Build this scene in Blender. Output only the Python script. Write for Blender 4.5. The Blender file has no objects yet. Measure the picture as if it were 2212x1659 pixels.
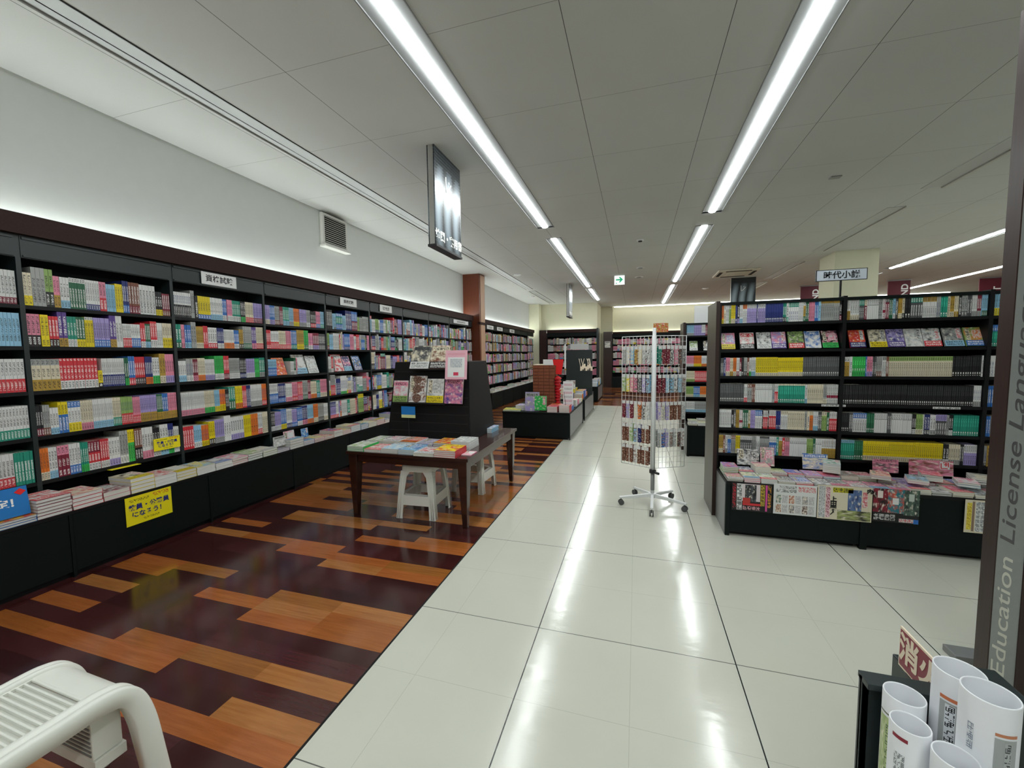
import bpy, math, random, re
from mathutils import Matrix, Vector
PI = math.pi
S = bpy.context.scene
LINK = S.collection.objects.link
rnd = random.Random(7)

# ---------------------------------------------------------------- camera, world, exposure
CX, CY, FPX, CAMH = 1106.0, 829.5, 884.5, 1.4
RM = Matrix(((0.95689342, -0.00968245, 0.29027786),
             (0.29019546, 0.07281856, -0.95419288),
             (-0.01189869, 0.9972982, 0.07248941)))
cam = bpy.data.cameras.new('camera'); cam.sensor_fit = 'HORIZONTAL'; cam.sensor_width = 36.0
cam.lens = FPX / 2212 * 36.0; cam.clip_start = 0.05; cam.clip_end = 100
cam_ob = bpy.data.objects.new('camera', cam); LINK(cam_ob)
cam_ob.matrix_world = Matrix.Translation((0, 0, CAMH)) @ RM.to_4x4()
S.camera = cam_ob
S.view_settings.view_transform = 'Standard'; S.view_settings.look = 'None'
S.view_settings.gamma = 1; S.view_settings.use_curve_mapping = False
S.view_settings.exposure = 1.7
S.cycles.max_bounces = 7; S.cycles.diffuse_bounces = 4; S.cycles.glossy_bounces = 3
S.cycles.transparent_max_bounces = 6; S.cycles.transmission_bounces = 3
S.cycles.caustics_reflective = False; S.cycles.caustics_refractive = False
S.cycles.sample_clamp_indirect = 4.0
S.cycles.use_denoising = True
S.cycles.use_adaptive_sampling = True; S.cycles.adaptive_threshold = 0.02
wd = bpy.data.worlds.new('world'); S.world = wd; wd.use_nodes = True
wd.node_tree.nodes['Background'].inputs[0].default_value = (0.8, 0.9, 1.0, 1)
wd.node_tree.nodes['Background'].inputs[1].default_value = 0.05
TUBE = 11.0      # emission of the ceiling tubes
COVE = 9.0       # emission of the strips hidden above the bookcases

ZC = 3.3         # ceiling height
XW = -3.97       # left wall

# ---------------------------------------------------------------- materials
def lin(c):
    return tuple((x / 12.92 if x <= 0.04045 else ((x + 0.055) / 1.055) ** 2.4) for x in c)
def hx(s):
    return lin(tuple(int(s[i:i + 2], 16) / 255 for i in (0, 2, 4)))
def newmat(name):
    m = bpy.data.materials.new(name); m.use_nodes = True
    nt = m.node_tree; return m, nt, nt.nodes['Principled BSDF']
def nd(nt, t, **k):
    n = nt.nodes.new(t)
    for a, b in k.items(): setattr(n, a, b)
    return n
def mth(nt, op, a, b=None, c=None):
    n = nt.nodes.new('ShaderNodeMath'); n.operation = op
    for i, v in enumerate((a, b, c)):
        if v is None: continue
        if isinstance(v, (int, float)): n.inputs[i].default_value = v
        else: nt.links.new(v, n.inputs[i])
    return n.outputs[0]
def mixc(nt, f, a, b):
    n = nt.nodes.new('ShaderNodeMix'); n.data_type = 'RGBA'
    for sock, v in ((n.inputs[0], f), (n.inputs[6], a), (n.inputs[7], b)):
        if isinstance(v, (int, float)): sock.default_value = v
        elif isinstance(v, tuple): sock.default_value = (*v[:3], 1)
        else: nt.links.new(v, sock)
    return n.outputs[2]
def noise(nt, scale, vec=None, detail=3, rough=.5):
    n = nt.nodes.new('ShaderNodeTexNoise'); n.inputs['Scale'].default_value = scale
    n.inputs['Detail'].default_value = detail; n.inputs['Roughness'].default_value = rough
    if vec is not None: nt.links.new(vec, n.inputs['Vector'])
    return n.outputs['Fac']
def bump(nt, b, h, strength, dist=.01):
    n = nt.nodes.new('ShaderNodeBump'); n.inputs['Strength'].default_value = strength
    n.inputs['Distance'].default_value = dist
    nt.links.new(h, n.inputs['Height']); nt.links.new(n.outputs[0], b.inputs['Normal'])
def scaled(nt, sx, sy, sz, src='Object'):
    tc = nt.nodes.new('ShaderNodeTexCoord'); mp = nt.nodes.new('ShaderNodeMapping')
    mp.inputs['Scale'].default_value = (sx, sy, sz); nt.links.new(tc.outputs[src], mp.inputs[0])
    return mp.outputs[0]
def simple(name, col, rough=.5, metal=0, var=.08, scale=14, spec=.5, bmp=0, coat=0):
    m, nt, b = newmat(name); c = hx(col) if isinstance(col, str) else col
    f = noise(nt, scale, scaled(nt, 1, 1, 1))
    dk = tuple(x * (1 - var) for x in c); lt = tuple(min(1, x * (1 + var)) for x in c)
    nt.links.new(mixc(nt, f, dk, lt), b.inputs['Base Color'])
    b.inputs['Roughness'].default_value = rough; b.inputs['Metallic'].default_value = metal
    b.inputs['Specular IOR Level'].default_value = spec
    if coat: b.inputs['Coat Weight'].default_value = coat
    if bmp: bump(nt, b, f, bmp)
    return m
def woodmat(name, c1, c2, rough=.3, vec=(2, 30, 30), coat=0, spec=.5):
    m, nt, b = newmat(name)
    f = noise(nt, 3, scaled(nt, *vec), 5, .6)
    nt.links.new(mixc(nt, f, hx(c1), hx(c2)), b.inputs['Base Color'])
    b.inputs['Roughness'].default_value = rough
    if coat: b.inputs['Coat Weight'].default_value = coat
    b.inputs['Specular IOR Level'].default_value = spec
    bump(nt, b, f, .08, .002)
    return m
def emis(name, col, strength):
    m, nt, b = newmat(name)
    b.inputs['Base Color'].default_value = (*col, 1)
    b.inputs['Emission Color'].default_value = (*col, 1)
    b.inputs['Emission Strength'].default_value = strength
    return m

# --- printed things: colour of the print comes with each face of the mesh
def attr(nt, name):
    n = nt.nodes.new('ShaderNodeAttribute'); n.attribute_name = name; return n
def print_plain():
    m, nt, b = newmat('printed_paper')
    nt.links.new(attr(nt, 'Col').outputs['Color'], b.inputs['Base Color'])
    b.inputs['Roughness'].default_value = .42; return m
def print_ink():
    m, nt, b = newmat('printed_lettering')
    uv = attr(nt, 'UVMap').outputs['Vector']
    sp = nd(nt, 'ShaderNodeSeparateXYZ'); nt.links.new(uv, sp.inputs[0])
    x, y = sp.outputs[0], sp.outputs[1]
    fx, fy = mth(nt, 'FRACT', x), mth(nt, 'FRACT', y)
    cx, cy = mth(nt, 'FLOOR', x), mth(nt, 'FLOOR', y)
    def strokes(a, other):
        k = mth(nt, 'MULTIPLY', a, 4.0)
        line = mth(nt, 'LESS_THAN', mth(nt, 'ABSOLUTE', mth(nt, 'SUBTRACT', mth(nt, 'FRACT', k), .5)), .24)
        cb = nd(nt, 'ShaderNodeCombineXYZ')
        nt.links.new(mth(nt, 'ADD', mth(nt, 'MULTIPLY', cx, 7.3), mth(nt, 'FLOOR', k)), cb.inputs[0])
        nt.links.new(mth(nt, 'MULTIPLY', cy, 3.7), cb.inputs[1])
        nt.links.new(mth(nt, 'FLOOR', mth(nt, 'MULTIPLY', other, 2.5)), cb.inputs[2])
        wn = nd(nt, 'ShaderNodeTexWhiteNoise', noise_dimensions='3D'); nt.links.new(cb.outputs[0], wn.inputs[0])
        return mth(nt, 'MULTIPLY', line, mth(nt, 'GREATER_THAN', wn.outputs[0], .42))
    s = mth(nt, 'MAXIMUM', strokes(fx, fy), strokes(fy, fx))
    def inside(a): return mth(nt, 'LESS_THAN', mth(nt, 'ABSOLUTE', mth(nt, 'SUBTRACT', a, .5)), .42)
    s = mth(nt, 'MULTIPLY', s, mth(nt, 'MULTIPLY', inside(fx), inside(fy)))
    nt.links.new(mixc(nt, s, attr(nt, 'Col').outputs['Color'], attr(nt, 'Ink').outputs['Color']), b.inputs['Base Color'])
    b.inputs['Roughness'].default_value = .42; return m
def print_picture():
    m, nt, b = newmat('printed_picture')
    uv = attr(nt, 'UVMap').outputs['Vector']
    f = noise(nt, 2.2, uv, 2.5, .55); g = noise(nt, 3.1, uv, 1.5, .5)
    a = mth(nt, 'MULTIPLY', mth(nt, 'SUBTRACT', f, .42), 4.5); a = nd_clamp(nt, a)
    c = mixc(nt, a, attr(nt, 'Col').outputs['Color'], attr(nt, 'Ink').outputs['Color'])
    k = nd_clamp(nt, mth(nt, 'MULTIPLY', mth(nt, 'SUBTRACT', g, .55), 5))
    nt.links.new(mixc(nt, k, c, hx('efe7d8')), b.inputs['Base Color'])
    b.inputs['Roughness'].default_value = .35; return m
def nd_clamp(nt, v):
    n = nt.nodes.new('ShaderNodeClamp'); nt.links.new(v, n.inputs[0]); return n.outputs[0]
def print_pages():
    m, nt, b = newmat('page_edges')
    f = noise(nt, 2, scaled(nt, 8, 8, 900), 2)
    nt.links.new(mixc(nt, f, attr(nt, 'Col').outputs['Color'], attr(nt, 'Ink').outputs['Color']), b.inputs['Base Color'])
    b.inputs['Roughness'].default_value = .85; return m
PR = [print_plain(), print_ink(), print_picture(), print_pages()]

M = {}
M['ceiling'] = None
def mk_ceiling():
    m, nt, b = newmat('ceiling_board')
    g = nd(nt, 'ShaderNodeNewGeometry'); sp = nd(nt, 'ShaderNodeSeparateXYZ'); nt.links.new(g.outputs['Position'], sp.inputs[0])
    def ln(s, o, p, w):
        t = mth(nt, 'FRACT', mth(nt, 'DIVIDE', mth(nt, 'SUBTRACT', s, o - p / 2), p))
        return mth(nt, 'LESS_THAN', mth(nt, 'ABSOLUTE', mth(nt, 'SUBTRACT', t, .5)), w / p)
    L = mth(nt, 'MAXIMUM', ln(sp.outputs[0], -.42, .923, .0022), mth(nt, 'MULTIPLY', ln(sp.outputs[1], 2.326, .921, .0016), .7))
    wn = noise(nt, 260, g.outputs['Position'], 1, .4)
    dots = mth(nt, 'MULTIPLY', mth(nt, 'GREATER_THAN', wn, .71), .35)
    base = mixc(nt, noise(nt, 1.3, g.outputs['Position'], 2), hx('c2c4c1'), hx('cccdca'))
    base = mixc(nt, dots, base, hx('8c8c88'))
    nt.links.new(mixc(nt, L, base, hx('50504e')), b.inputs['Base Color'])
    b.inputs['Roughness'].default_value = .8
    return m
M['ceiling'] = mk_ceiling()
def mk_tile():
    m, nt, b = newmat('floor_tile')
    g = nd(nt, 'ShaderNodeNewGeometry'); sp = nd(nt, 'ShaderNodeSeparateXYZ'); nt.links.new(g.outputs['Position'], sp.inputs[0])
    def ln(s, o, p, w):
        t = mth(nt, 'FRACT', mth(nt, 'DIVIDE', mth(nt, 'SUBTRACT', s, o - p / 2), p))
        return mth(nt, 'LESS_THAN', mth(nt, 'ABSOLUTE', mth(nt, 'SUBTRACT', t, .5)), w / p)
    x, y = sp.outputs[0], sp.outputs[1]
    big = mth(nt, 'MAXIMUM', ln(x, -.465, .9053, .0026), mth(nt, 'MULTIPLY', ln(y, 1.952, .901, .0022), .8))
    small = mth(nt, 'MAXIMUM', ln(x, -.465 + .4526, .9053, .0012), ln(y, 1.952 + .45, .901, .0012))
    pos = g.outputs['Position']
    base = mixc(nt, noise(nt, .8, pos, 4, .6), hx('bcbeb1'), hx('d0d0c4'))
    mp = nd(nt, 'ShaderNodeMapping'); mp.inputs['Scale'].default_value = (30, 4, 4); mp.inputs['Rotation'].default_value = (0, 0, .5)
    nt.links.new(pos, mp.inputs[0])
    scuff = mth(nt, 'MULTIPLY', mth(nt, 'GREATER_THAN', noise(nt, 1.2, mp.outputs[0], 6, .75), .70), .30)
    base = mixc(nt, scuff, base, hx('8f9086'))
    base = mixc(nt, mth(nt, 'MULTIPLY', small, .30), base, hx('77786f'))
    nt.links.new(mixc(nt, big, base, hx('15181a')), b.inputs['Base Color'])
    r = mth(nt, 'ADD', .07, mth(nt, 'MULTIPLY', noise(nt, 5, pos, 5, .65), .16))
    nt.links.new(r, b.inputs['Roughness'])
    mp2 = nd(nt, 'ShaderNodeMapping'); mp2.inputs['Scale'].default_value = (5, 12, 5); nt.links.new(pos, mp2.inputs[0])
    bump(nt, b, noise(nt, 1.6, mp2.outputs[0], 3, .55), .22, .004)
    return m
M['tile'] = mk_tile()
def mk_plank():
    m, nt, b = newmat('floor_plank')
    vec = scaled(nt, 1.5, 26, 1)
    f = noise(nt, 2.2, vec, 6, .65); k = noise(nt, 1.1, scaled(nt, 2, 7, 1), 3)
    c = attr(nt, 'Col').outputs['Color']
    dk = nd(nt, 'ShaderNodeMix', data_type='RGBA', blend_type='MULTIPLY')
    dk.inputs[0].default_value = 1; nt.links.new(c, dk.inputs[6]); dk.inputs[7].default_value = (.62, .5, .42, 1)
    nt.links.new(mixc(nt, nd_clamp(nt, mth(nt, 'ADD', mth(nt, 'MULTIPLY', mth(nt, 'SUBTRACT', f, .5), 2.2), mth(nt, 'MULTIPLY', k, .6))), c, dk.outputs[2]), b.inputs['Base Color'])
    b.inputs['Roughness'].default_value = .14; b.inputs['Specular IOR Level'].default_value = .6
    bump(nt, b, noise(nt, 5, scaled(nt, 1, 2, 1), 3), .05, .004)
    return m
M['plank'] = mk_plank()
M['wall'] = simple('wall_paint', 'cfd2cf', .8, var=.03)
M['wallc'] = simple('cream_wall_paint', 'd8d6bc', .8, var=.03)
M['green'] = simple('dark_green_laminate', '1d2829', .38, var=.06, scale=6)
M['greenb'] = simple('dark_green_board', '0a1413', .5, var=.08, scale=5, spec=.2)
M['black'] = simple('black_laminate', '0a0c0e', .5, var=.1, spec=.3)
M['dwood'] = woodmat('dark_walnut', '2a1a17', '3c2825', .6, (2, 30, 30), 0, .2)
M['dwoodv'] = woodmat('dark_walnut_upright', '22130f', '38231e', .32, (30, 30, 2))
M['twood'] = woodmat('table_walnut', '26120d', '3c1f17', .22, (3, 30, 30), .3)
M['pwood'] = woodmat('red_cherry_veneer', '54260f', '74381f', .35, (30, 30, 2))
M['lwood'] = woodmat('light_veneer_edge', 'b08a70', 'c8a284', .4, (30, 30, 2))
M['gwood'] = woodmat('grey_brown_end_panel', '464038', '575046', .35, (30, 30, 1.5))
M['charcoal'] = simple('charcoal_slatwall', '100f10', .6, var=.12, spec=.25)
M['metal'] = simple('brushed_metal', 'c9c9c6', .28, 1, var=.05, scale=40)
M['grey'] = simple('grey_metal', '8d8f8f', .4, .4)
M['white'] = simple('white_paint_metal', 'dcdede', .35)
M['wplast'] = simple('white_plastic', 'dfe0d8', .38, var=.04, scale=8)
M['cream'] = simple('cream_plastic', 'cfc8b6', .5)
M['dark'] = simple('dark_plastic', '1b1b1d', .4)
M['rubber'] = simple('grey_caster_rubber', '4a4c4d', .6)
M['paper'] = simple('white_card', 'e9eaea', .55, var=.02)
M['vwhite'] = simple('vent_white', 'd5d5cf', .5)
M['vdark'] = simple('vent_inside', '1c1c1a', .8)
M['spanel'] = simple('brushed_grey_panel', '9a9d9c', .28, .35, var=.06, scale=60)
M['maroon'] = simple('maroon_fabric', '5c1424', .6)
M['letterw'] = simple('white_lettering', 'f4f4f2', .5, var=.01)
M['letterk'] = simple('black_lettering', '15171a', .5, var=.01)
M['lettern'] = simple('navy_lettering', '1c2a78', .5, var=.01)
M['letterr'] = simple('red_lettering', 'c22028', .5, var=.01)
M['letterc'] = simple('cream_lettering', 'ecdcc4', .5, var=.01)
M['letterg'] = simple('silver_lettering', 'dcdcd2', .3, .5, var=.01)
M['yellow'] = simple('yellow_card', 'f0e014', .5, var=.02)
M['blue'] = simple('blue_card', '1275c0', .5, var=.03)
M['redcard'] = simple('red_card', 'e0161a', .4, var=.05)
M['flange'] = simple('lamp_flange', '9a9d9d', .6, var=.02)
M['tube'] = emis('lamp_tube', (.95, 1.0, .995), TUBE)
M['cove'] = emis('cove_strip', (.95, 1.0, .96), COVE)
M['exitw'] = emis('exit_sign_face', (.95, 1.0, .97), .22)
M['exitg'] = emis('exit_sign_green', (.02, .45, .22), .12)
def mk_trough():
    m, nt, b = newmat('trough_reflector'); b.inputs['Base Color'].default_value = (*hx('b9bcbc'), 1)
    b.inputs['Roughness'].default_value = .45; b.inputs['Metallic'].default_value = .2; return m
M['trough'] = mk_trough()
def mk_banner():
    m, nt, b = newmat('banner_print')
    uv = scaled(nt, 1, 1, 1, 'Generated')
    sp = nd(nt, 'ShaderNodeSeparateXYZ'); nt.links.new(uv, sp.inputs[0])
    x, z = sp.outputs[1], sp.outputs[2]
    r = mth(nt, 'MULTIPLY', mth(nt, 'SINE', mth(nt, 'MULTIPLY', z, 190)), .5)
    stripes = mth(nt, 'ADD', .5, r)
    wob = mth(nt, 'ADD', x, mth(nt, 'MULTIPLY', mth(nt, 'SINE', mth(nt, 'MULTIPLY', z, 5)), .05))
    beam = mth(nt, 'POWER', mth(nt, 'ABSOLUTE', mth(nt, 'SINE', mth(nt, 'MULTIPLY', wob, 9.5))), 1.5)
    env = nd_clamp(nt, mth(nt, 'MULTIPLY', mth(nt, 'MULTIPLY', mth(nt, 'SUBTRACT', .86, z), mth(nt, 'ADD', z, .12)), 4.2))
    f = mth(nt, 'MULTIPLY', beam, env)
    dark = mixc(nt, stripes, hx('16191b'), hx('30363a'))
    nt.links.new(mixc(nt, nd_clamp(nt, f), dark, hx('9aa9b4')), b.inputs['Base Color'])
    b.inputs['Roughness'].default_value = .25; return m
M['banner'] = mk_banner()
def mk_clear():
    m, nt, b = newmat('clear_film'); b.inputs['Base Color'].default_value = (.9, .93, .95, 1)
    b.inputs['Roughness'].default_value = .12; b.inputs['Alpha'].default_value = .35; return m
M['clear'] = mk_clear()

# ---------------------------------------------------------------- mesh builder
class MB:
    def __init__(s): s.v = []; s.f = []; s.mi = []; s.col = []; s.ink = []; s.uv = []; s.sm = []
    def face(s, pts, mi=0, col=(.8, .8, .8), ink=(0, 0, 0), uv=None, sm=False):
        n = len(s.v); s.v += [tuple(p) for p in pts]; s.f.append(tuple(range(n, n + len(pts))))
        s.mi.append(mi); s.col.append(col); s.ink.append(ink); s.uv.append(uv or [(0, 0)] * len(pts)); s.sm.append(sm)
    def idx(s, verts, faces, mi=0, col=(.8, .8, .8), sm=False):
        n = len(s.v); s.v += [tuple(p) for p in verts]
        for f in faces:
            s.f.append(tuple(n + i for i in f)); s.mi.append(mi); s.col.append(col); s.ink.append((0, 0, 0)); s.uv.append([(0, 0)] * len(f)); s.sm.append(sm)
    def box(s, x0, x1, y0, y1, z0, z1, mi=0, col=(.8, .8, .8)):
        v = [(x0, y0, z0), (x1, y0, z0), (x1, y1, z0), (x0, y1, z0), (x0, y0, z1), (x1, y0, z1), (x1, y1, z1), (x0, y1, z1)]
        s.idx(v, [(0, 3, 2, 1), (4, 5, 6, 7), (0, 1, 5, 4), (1, 2, 6, 5), (2, 3, 7, 6), (3, 0, 4, 7)], mi, col); return s
    def loft(s, rings, mi=0, col=(.8, .8, .8), cap=True, sm=False, closed=True):
        n = len(rings[0]); base = len(s.v); v = [p for r in rings for p in r]; fs = []
        for k in range(len(rings) - 1):
            for i in range(n if closed else n - 1):
                j = (i + 1) % n; fs.append((k * n + i, k * n + j, (k + 1) * n + j, (k + 1) * n + i))
        if cap: fs.append(tuple(reversed(range(n)))); fs.append(tuple((len(rings) - 1) * n + i for i in range(n)))
        s.idx(v, fs, mi, col, sm)
        if cap: s.sm[-1] = s.sm[-2] = False
        return s
    def tube(s, pts, r, n=8, mi=0, col=(.8, .8, .8), cap=True):
        pts = [Vector(p) for p in pts]; rings = []; up = None
        for i, p in enumerate(pts):
            d = (pts[min(i + 1, len(pts) - 1)] - pts[max(i - 1, 0)]).normalized()
            if up is None: up = Vector((0, 0, 1)) if abs(d.z) < .9 else Vector((1, 0, 0))
            a = d.cross(up).normalized(); c = a.cross(d).normalized(); up = c
            rr = r[i] if isinstance(r, (list, tuple)) else r
            rings.append([p + a * math.cos(2 * PI * k / n) * rr + c * math.sin(2 * PI * k / n) * rr for k in range(n)])
        return s.loft(rings, mi, col, cap, True)
    def prism(s, poly, axis, a, b, mi=0, col=(.8, .8, .8)):
        def P(u, w, t): return {'x': (t, u, w), 'y': (u, t, w), 'z': (u, w, t)}[axis]
        r0 = [P(u, w, a) for u, w in poly]; r1 = [P(u, w, b) for u, w in poly]
        return s.loft([r0, r1], mi, col)
    def disc(s, c, r, h, n=24, mi=0, col=(.8, .8, .8)):
        rings = [[(c[0] + r * math.cos(2 * PI * k / n), c[1] + r * math.sin(2 * PI * k / n), z) for k in range(n)] for z in (c[2], c[2] + h)]
        return s.loft(rings, mi, col)
    def add(s, o, mat4=None):
        n = len(s.v)
        s.v += [tuple(mat4 @ Vector(p)) for p in o.v] if mat4 is not None else o.v
        s.f += [tuple(n + i for i in f) for f in o.f]; s.mi += o.mi; s.col += o.col; s.ink += o.ink; s.uv += o.uv; s.sm += o.sm
        return s
    def mesh(s, name, mats, printed=False):
        me = bpy.data.meshes.new(name); me.from_pydata(s.v, [], s.f)
        for m in mats: me.materials.append(m)
        me.polygons.foreach_set('material_index', s.mi)
        me.polygons.foreach_set('use_smooth', s.sm)
        if printed:
            for nm, src in (('Col', s.col), ('Ink', s.ink)):
                a = me.attributes.new(nm, 'FLOAT_COLOR', 'FACE')
                a.data.foreach_set('color', [x for c in src for x in (*c[:3], 1.0)])
            u = me.uv_layers.new(name='UVMap')
            u.data.foreach_set('uv', [x for f in s.uv for p in f for x in p])
        me.update(); return me
    def build(s, name, mats, parent=None, bevel=0, printed=False, fix=True):
        if not isinstance(mats, (list, tuple)): mats = [mats]
        me = s.mesh(name, mats, printed)
        if fix and not printed:
            import bmesh
            bm = bmesh.new(); bm.from_mesh(me); bmesh.ops.recalc_face_normals(bm, faces=bm.faces); bm.to_mesh(me); bm.free()
        o = bpy.data.objects.new(name, me); LINK(o)
        if parent: o.parent = parent
        if bevel:
            md = o.modifiers.new('bevel', 'BEVEL'); md.width = bevel; md.segments = 2; md.limit_method = 'ANGLE'; md.angle_limit = .6
        return o
LABELS = {}
def tag(o, label, cat, group=None, kind=None):
    o['label'] = label; o['category'] = cat
    if group: o['group'] = group
    if kind: o['kind'] = kind
    return o
def struct(o, label=None):
    o['kind'] = 'structure'
    if label: o['label'] = label
    return o
def empty(name, loc=(0, 0, 0), rz=0):
    o = bpy.data.objects.new(name, None); LINK(o); o.location = loc; o.rotation_euler = (0, 0, rz); o.empty_display_size = .1; return o
def boxo(name, mat, b, parent=None, bevel=0):
    mb = MB(); mb.box(*b); return mb.build(name, mat, parent, bevel)
def text(body, size, mat, parent=None, name='lettering', loc=(0, 0, 0), rot=(0, 0, 0), bold=.0, depth=.0004, vertical=False, shear=0, ax='CENTER'):
    c = bpy.data.curves.new('lettering', 'FONT'); c.body = '\n'.join(body) if vertical else body
    c.size = size; c.align_x = ax; c.align_y = 'CENTER'; c.offset = bold; c.extrude = depth; c.shear = shear
    if vertical: c.space_line = .8
    t = bpy.data.objects.new('lettering', c); LINK(t)
    dg = bpy.context.evaluated_depsgraph_get(); me = bpy.data.meshes.new_from_object(t.evaluated_get(dg))
    bpy.data.objects.remove(t); bpy.data.curves.remove(c)
    me.materials.clear(); me.materials.append(mat)
    o = bpy.data.objects.new(name, me); LINK(o)
    o.location = loc; o.rotation_euler = rot
    if parent: o.parent = parent
    return o
def project(p):
    c = RM.transposed() @ (Vector(p) - Vector((0, 0, CAMH)))
    if c.z > -.05: return None
    return (CX + FPX * c.x / -c.z, CY - FPX * c.y / -c.z, -c.z)
# ================================================================ room shell
YB, YE = 15.78, 17.85      # near and far back walls
RX = 12.0
rows = [(-1.46, -1.21, [(-4.6, .4), (.94, 6.24), (6.80, 12.06), (12.4, 15.1)]),
        (.84, 1.09, [(-4.6, .45), (1.0, 6.32), (6.87, 11.99), (12.53, 17.0)]),
        (5.55, 5.80, [(1.3, 6.3), (6.85, 11.94), (12.5, 17.0)]),
        (8.0, 8.25, [(5.3, 10.4), (11.0, 16.0)])]
def ceiling():
    xs = sorted({XW - .1, RX} | {v for a, b, _ in rows for v in (a, b)})
    mb = MB()
    for i in range(len(xs) - 1):
        a, b = xs[i], xs[i + 1]
        segs = next((r[2] for r in rows if abs(r[0] - a) < 1e-6), [])
        y = -5.0
        for s0, s1 in segs + [(18.0, 18.0)]:
            if s0 > y: mb.face([(a, y, ZC), (a, s0, ZC), (b, s0, ZC), (b, y, ZC)])
            y = s1
    o = mb.build('ceiling', M['ceiling'], fix=False); struct(o, 'white speckled ceiling board with lamp recesses')
ceiling()
n_l = 0
names = ['over the walnut table aisle', 'over the white tiled aisle', 'beyond the paperback bookcase', 'farthest across the shop']
for (a, b, segs), nm in zip(rows, names):
    for k, (s0, s1) in enumerate(segs):
        t = empty('ceiling_light', ((a + b) / 2, (s0 + s1) / 2, ZC))
        pos = ['first', 'second', 'third', 'fourth'][k]
        tag(t, f'long recessed linear ceiling light, {pos} along the row {nm}', 'ceiling light', 'recessed linear ceiling lights')
        hw, L = (b - a) / 2, (s1 - s0) / 2
        h = MB()
        for q in (-1, 1): h.box(min(q * hw, q * .046), max(q * hw, q * .046), -L, L, .004, .008)
        h.box(-.05, .05, -L, L, .03, .06); h.box(-hw, hw, -L, -L + .05, .004, .008); h.box(-hw, hw, L - .05, L, .004, .008)
        h.build('housing', M['flange'], t)
        e = MB()
        for q in (-1, 1): e.box(q * hw - .004, q * hw + .004, -L, L, -.004, .010)
        e.build('edge_trim', M['grey'], t)
        u = MB(); m_ = [(.046 * math.cos(PI * k / 8), .006 - .022 * math.sin(PI * k / 8)) for k in range(9)]
        u.prism(m_, 'y', -L + .05, L - .05); u.build('tube', M['tube'], t)
# floors
mb = MB(); mb.face([(-1.135, -5, 0), (RX, -5, 0), (RX, 11.13, 0), (-1.135, 11.13, 0)])
struct(mb.build('floor', M['tile'], fix=False), 'glossy off-white tiled aisle floor with black joints')
mb = MB()
OR, DK = [hx('9c5c2a'), hx('a56030'), hx('96602c'), hx('a86f3c')], [hx('442020'), hx('3d1c1c'), hx('4a2426'), hx('38191a')]
known = {-3: '', -2: '012', -1: '0', 0: '234', 1: '012', 2: '4', 3: '', 4: '014', 5: '012', 6: '014', 7: '34', 8: '', 9: '', 10: '01', 11: '012', 12: '234',
         13: '', 14: '014', 15: '0', 16: '23', 17: '123', 18: '', 19: '0134', 20: '0134'}
px = [-1.136 - .4515 * i for i in range(0, 7)]
j = -64; prev_o = False
while 1.187 + .0966 * j < YE:
    y0 = 1.187 + .0966 * j; y1 = min(y0 + .0966, YE)
    for i in range(-30 if y0 > 11.1 else 0, 7):
        x1 = -1.136 - .4515 * i; x0 = x1 - .4515
        if i == 6: x0 = XW
        if x0 < XW: x0 = XW
        if x1 <= x0: continue
        if j in known: o = str(i) in known[j]
        else: o = rnd.random() < (.62 if prev_o else .33)
        prev_o = o
        if y0 < 11.1 or x1 > -1.2 or True:
            mb.face([(x0, y0, 0), (x1, y0, 0), (x1, y1, 0), (x0, y1, 0)], 0, rnd.choice(OR if o else DK))
    j += 1
struct(mb.build('floor_planks', M['plank'], printed=True), 'polished floor of dark red and orange planks')
mb = MB(); mb.box(-1.141, -1.131, -5, 11.13, -.001, .0012); struct(mb.build('trim_1', M['black']), 'thin black joint between planks and tiles')
# walls
def wall(name, mat, b, lab): struct(boxo(name, mat, b), lab)
wall('wall_left', M['wall'], (XW - .1, XW, -5, YB, 0, ZC), 'white left wall')
wall('wall_back', M['wallc'], (XW - .1, -1.42, YB, YB + .1, 0, ZC), 'cream back wall of the alcove')
wall('wall_return', M['wallc'], (-1.52, -1.42, YB + .1, YE, 0, ZC), 'cream return wall')
wall('wall_far', M['wallc'], (-1.42, RX, YE, YE + .1, 0, ZC), 'cream far wall')
wall('wall_right', M['wall'], (RX, RX + .1, -5, YE + .1, 0, ZC), 'white right wall')
wall('wall_rear', M['wall'], (XW - .1, RX + .1, -5.1, -5, 0, ZC), 'white rear wall')
wall('wall_pilaster', M['wallc'], (XW, -3.58, 15.42, YB, 0, ZC), 'cream pilaster in the far left corner')
wall('wall_pilaster_far', M['wallc'], (-1.42, -.95, 17.45, YE, 0, ZC), 'cream pilaster on the far wall')
wall('wall_column', M['wallc'], (3.64, 4.34, 9.5, 10.2, 0, ZC), 'cream square column')
p = boxo('wall_pillar', M['pwood'], (XW, -3.56, 9.13, 9.50, 0, ZC)); struct(p, 'cherry veneer pillar between the wall bookcases')
q = MB(); q.box(-3.565, -3.552, 9.20, 9.47, .0, ZC - .02); o = q.build('light_veneer_strip', M['lwood'], p)
q = MB(); q.box(-3.60, -3.53, 9.10, 9.52, 2.12, 2.17); o = q.build('rail', M['dwood'], p)

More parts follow.
